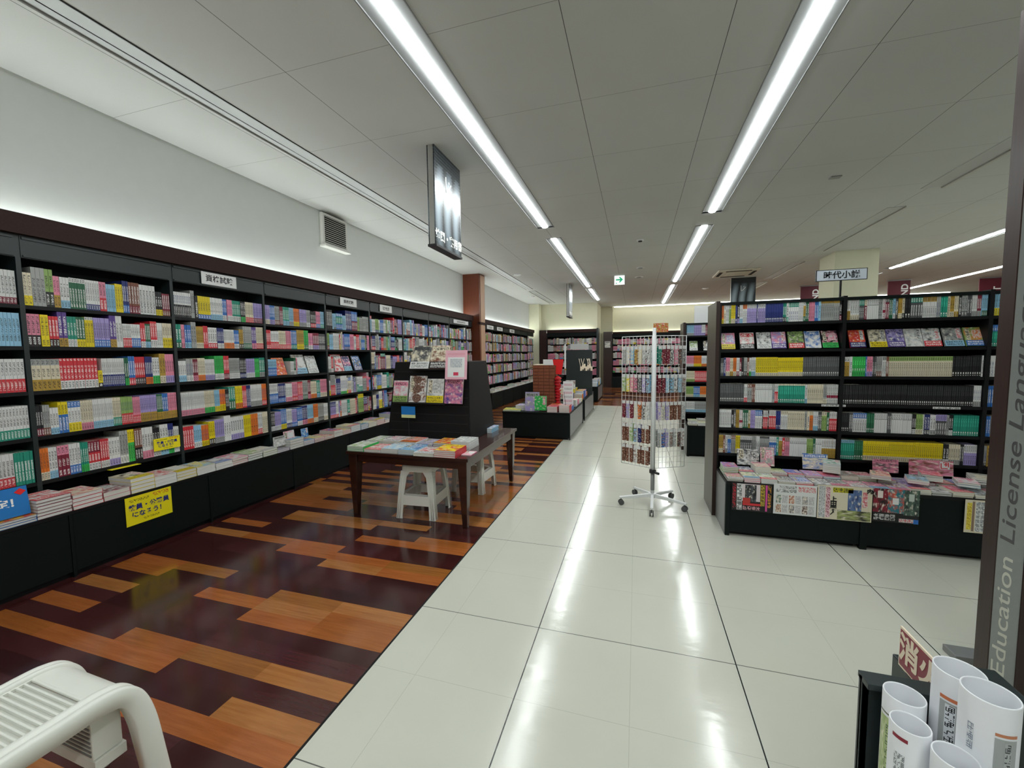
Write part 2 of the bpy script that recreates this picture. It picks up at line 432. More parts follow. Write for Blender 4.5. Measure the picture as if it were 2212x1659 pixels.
# line diffusers in the ceiling
def diffuser(x0, x1, y0, y1, lab, white_side, pale=False):
    t = empty('ceiling_vent', ((x0 + x1) / 2, (y0 + y1) / 2, ZC)); hw, L = (x1 - x0) / 2, (y1 - y0) / 2
    tag(t, lab, 'air diffuser', 'line air diffusers in the ceiling')
    f = MB(); s = white_side
    f.box(-hw, hw, -L, L, -.006, .002); f.build('plate', M['trough'], t)
    f = MB(); f.box(s * hw - .007, s * hw + .007, -L, L, -.02, .0); f.build('edge_rail', M['metal'], t)
    if pale: return
    f = MB(); f.box(-s * hw - .004, -s * hw + .004, -L, L, -.006, .0); f.box(s * (hw - .075) - .005, s * (hw - .075) + .005, -L, L, -.006, -.002); f.build('slot', M['vdark'], t)
diffuser(-3.13, -2.935, -1.0, 11.85, 'long line air diffuser in the ceiling along the left wall', -1)
diffuser(-3.13, -2.935, 12.2, 15.3, 'short line air diffuser beyond the long one near the far left corner', -1)
diffuser(3.2, 3.4, 1.6, 6.2, 'nearest pale line diffuser above the paperback bookcase', 1, True)
diffuser(3.2, 3.4, 6.87, 9.35, 'second pale line diffuser, ending by the cream column', 1, True)
diffuser(3.2, 3.4, 10.3, 12.4, 'third pale line diffuser, behind the cream column line', 1, True)
diffuser(3.2, 3.4, 12.9, 15.6, 'farthest pale line diffuser near the far wall', 1, True)
M['washer'] = emis('wall_washer_strip', (1, 1, .95), 2.2)
M['cove_far'] = emis('far_cove_strip', (1, 1, .93), 4.0)
# cove strips above the wall bookcases
def cove(y0, y1, lab):
    o = boxo('cove_light', M['cove'], (XW + .012, XW + .05, y0, y1, 2.255, 2.275)); tag(o, lab, 'strip light', 'hidden strip lights on the bookcases')
cove(-1.0, 9.05, 'strip light hidden behind the walnut cornice of the long wall bookcase')
cove(9.65, 15.3, 'strip light hidden behind the bookcase cornice past the cherry pillar')
o = boxo('cove_light', M['cove_far'], (-1.1, 9.5, YE - .06, YE - .02, 2.2, 2.225)); tag(o, 'strip light on top of the bookcases at the far wall', 'strip light', 'hidden strip lights on the bookcases')
o = boxo('wall_washer_light', M['washer'], (-.9, 10, 17.5, 17.55, ZC - .035, ZC - .002)); tag(o, 'bright line light along the ceiling at the far wall', 'ceiling light')
o = boxo('cove_light', M['cove'], (-3.3, -1.6, YB - .10, YB - .07, 2.2, 2.215)); tag(o, 'strip light above the alcove bookcase in the far left corner', 'strip light', 'hidden strip lights on the bookcases')

# ceiling fittings
def disc_thing(name, x, y, r, h, mat, lab, cat, g=None):
    t = empty(name, (x, y, ZC)); tag(t, lab, cat, g)
    mb = MB(); mb.disc((0, 0, -h), r, h); mb.build('rim', M['white'], t)
    mb = MB(); mb.disc((0, 0, -h - .012), r * .6, .012); mb.build('center', mat, t)
disc_thing('smoke_detector', .041, 7.40, .055, .02, M['vdark'], 'small round smoke detector between the two lamp rows', 'smoke detector')
disc_thing('ceiling_speaker', .061, 9.77, .09, .006, M['grey'], 'round ceiling speaker above the exit sign, nearer one', 'speaker', 'ceiling speakers')
disc_thing('ceiling_speaker', .037, 10.95, .10, .006, M['grey'], 'round ceiling speaker behind the nearer one', 'speaker', 'ceiling speakers')
disc_thing('downlight', -3.3, 13.3, .09, .01, M['white'], 'round white downlight near the far left corner', 'downlight', 'downlights')
disc_thing('downlight', -2.75, 9.6, .09, .01, M['white'], 'round white downlight beside the long line diffuser', 'downlight', 'downlights')
disc_thing('downlight', 1.95, 13.6, .09, .01, M['white'], 'round white downlight left of the black hanging banner', 'downlight', 'downlights')
boxf = boxo('ceiling_hatch', M['grey'], (2.02, 2.12, 5.45, 5.52, ZC - .012, ZC)); tag(boxf, 'small grey rectangular ceiling fitting right of the white aisle lamps', 'ceiling fitting')
# exit sign
t = empty('exit_sign', (-.42, 10.62, 3.2)); tag(t, 'green and white exit arrow sign hanging under the ceiling', 'exit sign')
boxo('case', M['white'], (-.125, .125, -.03, .03, -.125, .125), t, .004); boxo('hanger', M['white'], (-.02, .02, -.01, .01, .12, .10 + .0), t)
boxo('sign_face', M['exitw'], (-.118, .118, -.034, -.031, -.118, .118), t)
mb = MB(); P = [(-.085, -.018), (.02, -.018), (-.02, -.065), (.02, -.065), (.085, 0), (.02, .065), (-.02, .065), (.02, .018), (-.085, .018)]
mb.prism(P, 'y', -.0375, -.035); mb.box(-.09, -.06, -.0375, -.035, -.09, -.07); mb.build('arrow', M['exitg'], t)
# air conditioner cassette
t = empty('air_conditioner', (2.26, 11.15, ZC)); tag(t, 'square ceiling cassette air conditioner left of the black banner', 'air conditioner')
mb = MB(); mb.box(-.44, .44, -.44, .44, -.035, 0); mb.build('panel', M['cream'], t, .01)
mb = MB()
for q in (-1, 1):
    mb.box(-.27, .27, q * .36 - .035, q * .36 + .035, -.041, -.034); mb.box(q * .36 - .035, q * .36 + .035, -.27, .27, -.041, -.034)
mb.build('air_slots', M['vdark'], t)
boxo('intake_grille', M['cream'], (-.24, .24, -.24, .24, -.045, -.034), t)
# hanging banners: width along local y, hung from the ceiling
def banner(loc, rz, lab, txt):
    t = empty('hanging_banner', loc, rz); tag(t, lab, 'banner', 'dark banners hung from the ceiling')
    boxo('sheet', M['banner'], (-.012, .0, -.285, .285, -.88, 0), t)
    boxo('sheet_back', M['banner'], (.05, .062, -.285, .285, -.88, 0), t)
    boxo('bottom_bar', M['dark'], (-.02, .07, -.29, .29, -.90, -.878), t)
    for q in (-1, 1): boxo('side_rail', M['metal'], (.0, .05, q * .28 - .006, q * .28 + .006, -.88, 0), t)
    for sx, rot in ((.0625, (PI / 2, 0, PI / 2)), (-.0125, (PI / 2, 0, -PI / 2))):
        text(txt, .098, M['letterw'], t, loc=(sx, 0, -.79), rot=rot, bold=.004)
        mb = MB(); pts = []
        sg = 1 if sx > 0 else -1
        for k in range(9):
            a = k / 8; pts.append((sx, sg * (-.055 + .02 * a * a if a < .5 else -.05 + .105 * (a - .5) * 2), -.20 - (.14 * min(1, a * 2)) + (.10 * max(0, a * 2 - 1) ** 1.6)))
        mb.tube(pts, .0055, 6); mb.tube([(sx, sg * .01, -.225), (sx, sg * .018, -.243)], .006, 6)
        mb.build('emblem', M['letterw'], t)
banner((-1.83, 3.76, ZC), 0, 'dark light-beam banner with white characters hanging nearest, above the table', '地図・実用書')
banner((-1.83, 11.55, ZC), 0, 'dark banner seen almost edge-on in front of the alcove wall', '文庫・新書')
banner((2.62, 12.05, ZC), -PI / 2, 'black banner with white hook emblem above the paperback bookcase', 'コミック')
for x, y, tx, lab in ((4.85, 14.15, 'BRAND', 'maroon banner with white upright letters left of the cream column'), (6.85, 13.95, 'BRAND', 'maroon banner with white upright letters right of the cream column'),
                      (9.05, 14.35, 'BEST', 'maroon banner partly behind the grey lettered panel')):
    t = empty('hanging_sign', (x, y, ZC - .02)); tag(t, lab, 'banner', 'maroon banners across the shop')
    boxo('cloth', M['maroon'], (-.25, .25, -.01, .01, -.95, 0), t); boxo('rod', M['grey'], (-.27, .27, -.015, .015, -.005, .02), t)
    text(tx, .21, M['letterw'], t, loc=(.13, -.0125, -.45), rot=(PI / 2, -PI / 2, 0), bold=.006)
# wall ventilation fan
t = empty('ventilation_fan', (XW, 4.75, 3.07)); tag(t, 'white louvred ventilation fan cover high on the left wall, sooty around it', 'ventilation fan')
mb = MB(); mb.box(0, .05, -.24, .24, -.21, .21); mb.build('cover', M['vwhite'], t, .012)
boxo('opening', M['vdark'], (.045, .054, -.20, .20, -.17, .17), t)
mb = MB()
for k in range(13):
    z = -.16 + k * .0265; mb.idx([(.052, -.205, z), (.075, -.205, z - .012), (.075, .205, z - .012), (.052, .205, z), (.052, -.205, z + .005), (.075, -.205, z - .007), (.075, .205, z - .007), (.052, .205, z + .005)], [(0, 3, 2, 1), (4, 5, 6, 7), (0, 1, 5, 4), (1, 2, 6, 5), (2, 3, 7, 6), (3, 0, 4, 7)])
mb.build('louvre', M['vwhite'], t)
boxo('drip_tray', M['vwhite'], (0, .10, -.25, .25, -.235, -.205), t, .006)
# ================================================================ printed things
PAL = {'W': 'dcdddc', 'C': 'dcd3ba', 'G': 'a3a5a3', 'k': '4e5052', 'K': '17181b', 'N': '1c2a6e', 'B': '2f6cb8', 'L': '8fc0dc', 'T': '1f8f78', 'E': '1f6242',
       'g': '35b455', 'Y': 'e6cf12', 'm': 'b5923a', 'O': 'e0762a', 'R': 'cf2f3a', 'D': '7c1f36', 'P': 'e08aa2', 'V': 'a597cf', 'M': '7a4a38', 'S': '8fae62', 'U': '5a3f8c'}
NAME = {'W': 'white', 'C': 'cream', 'G': 'grey', 'k': 'dark grey', 'K': 'black', 'N': 'navy', 'B': 'blue', 'L': 'pale blue', 'T': 'teal', 'E': 'dark green',
        'g': 'bright green', 'Y': 'yellow', 'm': 'mustard', 'O': 'orange', 'R': 'red', 'D': 'maroon', 'P': 'pink', 'V': 'lilac', 'M': 'brown', 'S': 'leaf green', 'U': 'purple'}
def pc(c, j=0):
    b = hx(PAL[c]); return tuple(max(0, min(1, x * (1 + j))) for x in b)
DARKC = set('KkNEDMUTBR')
def glyph_uv(a, b, g, seed):
    """cells of size g metres over a x b metres, one column when narrow"""
    nx, ny = max(1, round(a / g)), max(1, round(b / g)); ox, oy = seed * 13 % 97, seed * 29 % 89
    return [(ox, oy), (ox + nx, oy), (ox + nx, oy + ny), (ox, oy + ny)]
def spine_mesh(spec, D, low=False, seed=0):
    """upright book: x 0..t along the shelf, y depth from the spine, z up"""
    t, h, base, foot, ff, top, tf, mark = spec['t'], spec['h'], spec['c'], spec['foot'], spec['ff'], spec['top'], spec['tf'], spec['mark']
    j = ((seed * 37) % 11 - 5) / 100
    mb = MB(); cb = pc(base, j); pg = hx('e4e0d2')
    ink = hx('f0f0ee') if base in DARKC else (hx('1e2024') if seed % 3 else hx('8c2030') if seed % 2 else hx('25357a'))
    zs = [(0, ff * h, foot or base), (ff * h, h * (1 - tf), base), (h * (1 - tf), h, top or base)]
    y = 0
    def sp(z0, z1, c, inked=False, ik=None, gx=.7):
        if z1 - z0 < 1e-5: return
        if inked:
            m = t * (1 - gx) / 2
            for a, b in ((0, m), (t - m, t)): mb.face([(a, y, z0), (b, y, z0), (b, y, z1), (a, y, z1)], 0, c)
            mb.face([(m, y, z0), (t - m, y, z0), (t - m, y, z1), (m, y, z1)], 1, c, ik or ink, glyph_uv(t - 2 * m, z1 - z0, max(t * gx, .004), seed + int(z0 * 997)))
        else: mb.face([(0, y, z0), (t, y, z0), (t, y, z1), (0, y, z1)], 0, c)
    def dot(z0, z1, cc):
        m = t * .26
        for a, b, q_ in ((0, m, cc), (m, t - m, hx('dcdcd8')), (t - m, t, cc)): mb.face([(a, y, z0), (b, y, z0), (b, y, z1), (a, y, z1)], 0, q_)
    for z0, z1, c in zs:
        if z1 - z0 < 1e-4: continue
        cc = pc(c, j); ik = hx('f0f0ee') if c in DARKC else hx('202226')
        L = z1 - z0
        if z0 == zs[1][0] and L > .06:
            if mark == '-':
                sp(z0, z0 + .68 * L, cc); sp(z0 + .68 * L, z0 + .70 * L, hx('6b6e74')); sp(z0 + .70 * L, z1 - .004, cc, True, hx('55585c')); sp(z1 - .004, z1, cc)
            elif mark == '.':
                sp(z0, z0 + .05 * L, cc); dot(z0 + .05 * L, z0 + .08 * L, cc); sp(z0 + .08 * L, z0 + .13 * L, cc); dot(z0 + .13 * L, z0 + .22 * L, cc); sp(z0 + .23 * L, z0 + .5 * L, cc)
                sp(z0 + .5 * L, z1 - .01, cc, True, tuple(min(1, x * 2.2 + .04) for x in cc)); sp(z1 - .01, z1, cc)
            elif mark == '=':
                sp(z0, z0 + .3 * L, cc, True); sp(z0 + .3 * L, z0 + .44 * L, hx('8c1238')); sp(z0 + .44 * L, z1, cc, True)
            else:
                g0 = z0 + L * (.06 + (seed % 5) * .03); g1 = z0 + L * (.72 + (seed % 4) * .06)
                sp(z0, g0, cc); sp(g0, g1, cc, True, ik if (seed % 4) else ink); sp(g1, z1, cc)
        elif L > .02: sp(z0, z0 + .15 * L, cc); sp(z0 + .15 * L, z0 + .85 * L, cc, True, ik); sp(z0 + .85 * L, z1, cc)
        else: sp(z0, z1, cc)
    # covers and page block
    q = .0009
    if low:
        mb.face([(0, 0, h), (t, 0, h), (t, D, h), (0, D, h)], 3, pg, hx('c9c4b2'))
        mb.face([(0, D, 0), (0, 0, 0), (0, 0, h), (0, D, h)], 0, cb); mb.face([(t, 0, 0), (t, D, 0), (t, D, h), (t, 0, h)], 0, cb)
        mb.face([(0, 0, 0), (0, D, 0), (t, D, 0), (t, 0, 0)], 0, cb)
    else:
        for a, b in ((0, q), (t - q, t)):
            mb.face([(a, 0, h), (b, 0, h), (b, D, h), (a, D, h)], 0, cb); mb.face([(a, 0, 0), (a, D, 0), (b, D, 0), (b, 0, 0)], 0, cb)
            mb.face([(a, D, 0), (a, 0, 0), (a, 0, h), (a, D, h)], 0, cb); mb.face([(b, 0, 0), (b, D, 0), (b, D, h), (b, 0, h)], 0, cb)
            mb.face([(b, D, 0), (a, D, 0), (a, D, h), (b, D, h)], 0, cb)
        mb.face([(q, 0, h), (t - q, 0, h), (t - q, q, h), (q, q, h)], 0, cb)
        mb.face([(q, q, h - .002), (t - q, q, h - .002), (t - q, D - .002, h - .002), (q, D - .002, h - .002)], 3, pg, hx('c9c4b2'))
        mb.face([(t - q, D - .002, 0), (q, D - .002, 0), (q, D - .002, h - .002), (t - q, D - .002, h - .002)], 3, pg, hx('c9c4b2'))
    return mb
def cover_art(mb, w, h, c1, c2, foot, seed, M4=None, y=0.0, title='top'):
    """front cover in the x-z plane facing -y"""
    r = random.Random(seed); o = MB(); e = .0005
    def R(x0, x1, z0, z1, mi, a, b=(0, 0, 0), uv=None, k=1):
        k = k or .4
        o.face([(x0, y - e * k, z0), (x1, y - e * k, z0), (x1, y - e * k, z1), (x0, y - e * k, z1)], mi, a, b, uv)
    A, B = pc(c1), pc(c2); s = seed % 61
    R(0, w, 0, h, 2, A, B, [(s, s), (s + 1.6, s), (s + 1.6, s + 2.2), (s, s + 2.2)], 0)
    f = .30 * h if foot else 0
    if foot:
        F = pc(foot); R(0, w, 0, f, 0, F); ik = hx('f4f4f0') if foot in DARKC else hx('202226')
        R(.06 * w, .94 * w, .12 * f, .50 * f, 1, F, ik, glyph_uv(.88 * w, .38 * f, .12 * f + .006, seed), 2)
        R(.06 * w, .94 * w, .56 * f, .88 * f, 1, F, ik, glyph_uv(.88 * w, .32 * f, .2 * f + .006, seed + 3), 2)
    kind = r.randrange(4)
    if kind == 0: R(.08 * w, .92 * w, h * .80, h * .95, 1, A, hx('26242a'), glyph_uv(.84 * w, .15 * h, .13 * h, seed + 1))
    elif kind == 1: R(.70 * w, .92 * w, max(f, .35 * h) + .01, h * .95, 1, pc('W'), pc('R') if r.random() < .4 else hx('202020'), glyph_uv(.22 * w, .55 * h, .2 * w, seed + 2))
    elif kind == 2:
        R(.06 * w, .94 * w, h * .76, h * .94, 0, pc(c2)); R(.1 * w, .9 * w, h * .78, h * .92, 1, pc(c2), hx('f6f6f2') if c2 in DARKC else hx('1c1c20'), glyph_uv(.8 * w, .14 * h, .13 * h, seed + 5), 2)
    else:
        R(.08 * w, .30 * w, .4 * h, h * .94, 1, pc('C'), hx('1c1c20'), glyph_uv(.22 * w, .54 * h, .2 * w, seed + 2)); R(.4 * w, .9 * w, .42 * h, .86 * h, 2, B, pc('W'), [(s, 0), (s + 2, 0), (s + 2, 2), (s, 2)])
    mb.add(o, M4); return mb
def slab_book(w, d, t, c, seed, top=None, page_side=True, foot=None):
    """lying book: x 0..w across (page edge faces -y), y 0..d, z 0..t; returns cover, pages"""
    cv = MB(); pg = MB(); q = .0012; cb = pc(c, ((seed * 17) % 9 - 4) / 80)
    cv.box(0, w, 0, d, 0, q, 0, cb)
    cv.box(w - .0015, w, 0, d, q, t - q, 0, cb)
    cv.box(0, w, 0, d, t - q, t, 0, cb)
    pcx = hx('e9e9e4') if seed % 3 else hx('e2dfd0')
    pg.box(.0005, w - .0016, .0015, d - .0015, q, t - q, 3, pcx)
    pg.ink = [hx('bfc0bb')] * len(pg.f)
    if top:
        c1, c2 = top
        T = Matrix.Translation((0, 0, t)) @ Matrix.Rotation(-PI / 2, 4, 'X')
        cover_art(cv, w, d, c1, c2, foot, seed, T)
    return cv, pg

ITEMS = []   # every countable printed thing: kind, mesh key, builder, matrix, label data
CACHE = {}
def item(kind, key, make, mat, dims, label, group=None, cat='book', low=None):
    c = Vector((dims[0] / 2, dims[1] / 2, dims[2] / 2)); pr = project(mat @ c); area = 0
    if pr:
        P = [project(mat @ Vector((x, y, z))) for x in (0, dims[0]) for y in (0, dims[1]) for z in (0, dims[2])]
        if all(P):
            us = [p[0] for p in P]; vs = [p[1] for p in P]; area = (max(us) - min(us)) * (max(vs) - min(vs))
            if max(us) < 4 or min(us) > 2112 and kind == 'pocket_paperback' or min(vs) > 1655 or min(us) > 2205: area = 0
    ITEMS.append(dict(kind=kind, key=key, make=make, mat=mat, label=label, group=group, cat=cat, area=area, low=low or make, n=len(ITEMS)))

TOK = re.compile(r'(\d+)([A-Za-z])(?:/([A-Za-z])(\d+)?)?(?:\^([A-Za-z])(\d+)?)?([-.=]?)(?:h(\d+))?(?:t(\d+))?$')
SHELF_W = ['top', 'second', 'third', 'fourth', 'fifth', 'sixth']
def ordw(n):
    a = ['first', 'second', 'third', 'fourth', 'fifth', 'sixth', 'seventh', 'eighth', 'ninth', 'tenth', 'eleventh', 'twelfth', 'thirteenth', 'fourteenth', 'fifteenth', 'sixteenth', 'seventeenth', 'eighteenth', 'nineteenth', 'twentieth']
    return a[n] if n < 20 else 'twenty-' + a[n - 20] if n < 40 else 'later ' + a[n - 40] if n < 60 else 'last ' + a[n % 20]
def auto_row(r, bunko, tone=None):
    out = []; tot = 0; common = tone or 'WWWWCCGGLPVRNKBYTEOSDm'
    while tot < 100:
        w = r.choice([2, 3, 4, 5, 6, 8, 10, 14]); c = r.choice(common)
        s = f'{w}{c}'
        if r.random() < .4: s += '/' + r.choice('RNBYKgOWTPD') + str(r.choice([15, 20, 25, 35, 50]))
        if r.random() < .25: s += '^' + r.choice('GRNBYTPW') + str(r.choice([12, 20, 30]))
        if bunko and r.random() < .3: s += r.choice('-.')
        if not bunko: s += f'h{r.choice([19, 20, 21, 21, 21, 21, 24, 26])}t{r.choice([14, 16, 18, 20, 24, 28])}'
        out.append(s); tot += w
    return ' '.join(out)
GAP = .0011
USED = set(); rid = [0]
def lab_key(s): return ' '.join(w for w in re.findall(r"[A-Za-z0-9][A-Za-z0-9'\u2019-]*", s.lower()) if not w.isdigit())
def book_row(kind, origin, rz, width, spec, depth, seed, shelfname, place, maxh, bunko=False):
    """origin: world point of the shelf's front edge at its start; rz turns local x along the shelf, local y into it"""
    r = random.Random(seed); base = Matrix.Translation(origin) @ Matrix.Rotation(rz, 4, 'Z')
    spec = re.sub(r'(\^[A-Za-z]\d*)(/[A-Za-z]\d*)', r'\2\1', spec); toks = [TOK.match(t) for t in spec.split()]; assert all(toks), spec
    tot = sum(int(m.group(1)) for m in toks); x = .003; prev = 'the upright'
    for k, m in enumerate(toks):
        frac, c, foot, fp, top, tp, mark, h, t = m.groups()
        t = int(t or (13 if bunko else 19)) / 1000 * (1 if bunko else .86); h = int(h or (15 if bunko else 21)) / 100
        h = min(h + r.uniform(-.002, .003), maxh); t *= r.uniform(.9, 1.12)
        endx = x + int(frac) / tot * (width - .006); n = max(1, round((endx - x) / t)); t = (endx - x) / n - GAP
        if t < .004: continue
        sp = dict(t=t, h=h, c=c, foot=foot, ff=(int(fp or 25) / 100) if foot else 0, top=top, tf=(int(tp or 20) / 100) if top else 0, mark=mark)
        rid[0] += 1; key = f'{kind}_{rid[0]}'; sd = r.randrange(1000)
        feat = (f' with {NAME[foot]} foot' if foot else '') + (f' and {NAME[top]} head' if top and foot else f' with {NAME[top]} head' if top else '')
        if not feat: feat = {'-': ' with thin grey line', '.': ' with pale number patches', '=': ' with maroon middle band', '': ''}[mark]
        noun = 'paperback' if bunko else 'book'
        lead = 'identical ' if n > 1 else ''
        nm = NAME[c].replace('dark ', 'dark-').replace('pale ', 'pale-').replace('bright ', 'bright-').replace('leaf ', 'leaf-')
        cands = [f'{lead}{nm} {noun}{feat} on the {shelfname} {place}']
        cands += [f'{lead}{nm} {noun} beside {prev}, {shelfname} {place}', f'{lead}{nm} {noun}, {ordw(k)} title along, {shelfname} {place}']
        for L in cands:
            if 4 <= len(re.findall(r"[A-Za-z0-9][A-Za-z0-9'\u2019-]*", L)) <= 16 and lab_key(L) not in USED: break
        USED.add(lab_key(L)); prev = f'{nm} {"ones" if n > 1 else "one"}'
        jit = r.uniform(0, .006)
        D = depth - .012 if not bunko else .104
        for i in range(n):
            d0 = jit + r.uniform(0, .003)
            mt = base @ Matrix.Translation((x + i * (t + GAP), d0, 0))
            item(kind, key, (lambda sp=sp, D=D, sd=sd: (spine_mesh(sp, D, False, sd), None)), mt, (t, D, h), L, f'{L}' if n > 1 else None, 'book', (lambda sp=sp, D=D, sd=sd: (spine_mesh(sp, D, True, sd), None)))
        x = endx

# ================================================================ left wall bookcases
UF, LF, Y0, PITCH = -3.75, -3.45, 1.622, .8915      # upper front, ledge front, first divider, bay pitch
ZS = [1.752, 1.488, 1.196, .897, .60]               # shelf tops
def wall_bay(y0, width, label, xf=UF, xl=LF, wall=XW, ztop=2.32, ledge=.43, zs=ZS, col='green', group='bookcases along the long wall'):
    t = empty('wall_bookcase', ((xf + wall) / 2, y0 + width / 2, 0)); tag(t, label, 'bookcase', group)
    cx, cy = (xf + wall) / 2, y0 + width / 2
    def B(nm, mt, b, bev=0): return boxo(nm, mt, (b[0] - cx, b[1] - cx, b[2] - cy, b[3] - cy, b[4], b[5]), t, bev)
    y1 = y0 + width
    B('side_panel', M[col], (wall + .012, xf, y0 - .012, y0 + .012, 0, 2.19))
    B('back_panel', M['greenb'], (wall + .002, wall + .012, y0 - .012, y1 - .012, 0, 2.19))
    for z in zs: B('shelf', M['black'], (wall + .012, xf - .002, y0 + .0125, y1 - .0125, z - .024, z))
    B('header_panel', M[col], (xf - .03, xf + .004, y0 + .0125, y1 - .0125, 2.05, 2.19))
    h = MB()
    h.box(xf + .004 - cx, xf + .012 - cx, y0 + .02 - cy, y1 - .02 - cy, 2.165, 2.18); h.box(xf + .004 - cx, xf + .012 - cx, y0 + .02 - cy, y1 - .02 - cy, 2.055, 2.066)
    h.build('header_bead', M[col], t)
    B('top_board', M[col], (wall + .002, xf + .004, y0 - .012, y1 - .012, 2.19, 2.198))
    B('cornice', M['dwood'], (xf + .004, xf + .045, y0 - .012, y1 - .012, 2.192, ztop))
    B('ledge_top', M['black'], (xf + .002, xl, y0 - .012, y1 - .012, ledge - .02, ledge))
    B('base_front', M['greenb'], (xl - .03, xl - .004, y0 + .004, y1 - .014, .035, ledge - .02), .003)
    B('base_stile', M['greenb'], (xl - .03, xl, y0 - .014, y0 + .003, .0, ledge - .02))
    B('plinth', M['black'], (xl - .06, xl - .03, y0, y1, 0, .035))
    return t
bay_names = ['bay behind the camera side', 'bay cut by the photo edge', 'first full wall bay', 'second wall bay, under the large sign', 'third wall bay', 'fourth wall bay', 'fifth wall bay', 'sixth wall bay', 'seventh wall bay', 'eighth wall bay', 'last wall bay']
short = ['outer bay', 'edge bay', 'first full wall bay', 'large sign wall bay', 'third wall bay', 'fourth wall bay', 'fifth wall bay', 'sixth wall bay', 'seventh wall bay', 'eighth wall bay']
SPECS = {
 1: ['30W/R30h21t20 10R/W20 12G 10P 8C/K40 30W/D20', '20L/R25 30W/B20t24 30W/K25t26 20L', '12R/W20 18W/N30 20W/K40 20L/T40 10D 20W/R40', '18C/O40 10Y 24W/g30 28P/L40 20W/T30', '16W/Y15 50W/R25t20 10V/R25 14W/R30 10T'],
 2: ['5C/Y30h21t22 8Gh25t28 5S/K40h25t28 4P/m40h21t24 6W/Lh21t18 11E^W15h21t20 10W/N20h21t16 5P/R45h21t24 7Lh20t14 6Yh21t20 5N/Bh24t16 9M/Dh24t22 14W^W8h23t22 6K/Yh19t15 7D/Mh18t16',
     '8P/K35h21t24 5Y/Yh21t20 6R/Kh20t18 6U/mh25t24 6T/Wh21t16 6E/Yh21t18 6Y^W10h21t22 12V/Bh21t18 5U/mh25t26 5Wh25t30 7W/R40h18t13 8W/B40h18t13 4R/Wh19t16 5E/Lh19t14 6R/W30h21t20 5Wh20t16 9C/Y40h20t20',
     '16C^G20/m35h21t24 24R^R10/W28h21t22 3Y/Kh12t20 16W/N42h21t13 3E/gh21t16 5B/Rh22t18 8R/Kh22t16 6N/Oh22t14 6W/Pg0h21t18 5m/Ch24t22 8P/Vh24t20'.replace('/Pg0', '/g30'),
     '4K/Dh20t14 4G/Mh20t16 5W/Lh18t14 6Y/B60h21t16 8W/Y30^B20h21t18 8C/Ph21t14 14W/L25h21t13 6C/T30h21t13 9S/R40h21t13 6P/R30h20t13 14V/m35h21t13 5E/m30h21t13 5B/m30h21t13 8P/m30h21t13',
     '5O/Ch21t16 5W/Lh21t14 7D^P30/Dh21t22 7W/B30h21t16 5T/gh21t14 8R^D40/Wh21t18 6R/Wh21t18 8W/Vh21t20 6G/Wh25t22 5Y/g60h25t18 6M/K40h25t18 9W/Ph25t22 6K/Wh23t18 7W/Lh25t22 5N/gh25t16 5Wh22t18'],
 3: ['16W/K50h21t16 4Gh24t22 3Kh20t20 13Y/B20h20t24 13W/Lh20t18 5B/Wh20t20 6P/Wh20t18 10T/Wh20t16 6K/gh20t16 10C/Rh20t16 12V/Dh20t15',
     '4T/Eh20t22 3P/Ph20t16 5B/Lh20t18 4Gh23t20 6m/Ch19t15 4Rh20t24 8W/R25h19t22 6N/Wh19t15 10W/O30h18t14 5B/Wh18t14 4m/Kh19t24 9G/Eh22t20 5U/Ph22t14 8C/Rh22t16',
     '6W/L30h18t18 5G/Wh20t20 4D/Ph19t20 6C/Oh20t14 8W/Vh19t15 8g/Wh22t18 5R/Dh22t18 10G/Wh20t16 6K/Nh19t16 9V/Wh19t14 5g/g30h19t18 6T/Gh20t16',
     '22W/Ph20t14 10C/gh20t14 5L/Yh20t15 6O/Y30h20t20 4Kh20t14 7T/E40h22t24 8Y/Oh22t22 5Rh22t16 5Nh22t16 14W/Gh22t16 6O/Rh22t18',
     '8Rh20t22 6L/Wh20t20 6O/Yh19t18 5Y/Kh21t20 8V/Gh22t18 6Wh24t22 12W/Vh22t22 7Yh22t26 7Oh22t26 5W/Rh22t20 6Ch22t18'],
 4: ['6V/Ch20t14 6B/Vh20t14 6G/Mh20t16 4Dh20t14 8T/Lh20t15 6L/Gh20t15 8O/Yh20t18 10V/Gh20t15 6G/Wh20t15 8K/Rh19t14 7P/Bh20t15 6L/Th20t15',
     '5R/Rh20t22 9W/R40h19t16 8C/Rh20t14 6P/Rh20t14 7B/Th21t16 9m/Yh22t22 6g/Eh22t26 6P/Wh19t16 8D/Vh20t15 9k/Gh19t15',
     '8L/B50h18t20 2Wh18t12', '12W/B50h21t24 10N/Bh21t24 10W/Ph20t15 8P/Rh21t20 8R/Ph21t18 8G/Eh22t18 5D/Ph22t14 10C/Oh20t14 6T/Lh21t18 12P/Ch22t20',
     '6K/Wh20t14 8V/Wh20t16 8B/Yh22t18 8W/Nh21t18 8V/Bh20t16 8B/Wh21t18 8N/Ph22t14 10L/Oh22t18 8O/Ch22t18 10G/Kh21t18 8W/Ch21t18'],
}
SPECS[4][2] = '8L/B50h18t20 14W/Gh15t16 4E/Wh19t16 4G/Wh19t16'
OFFS = {}
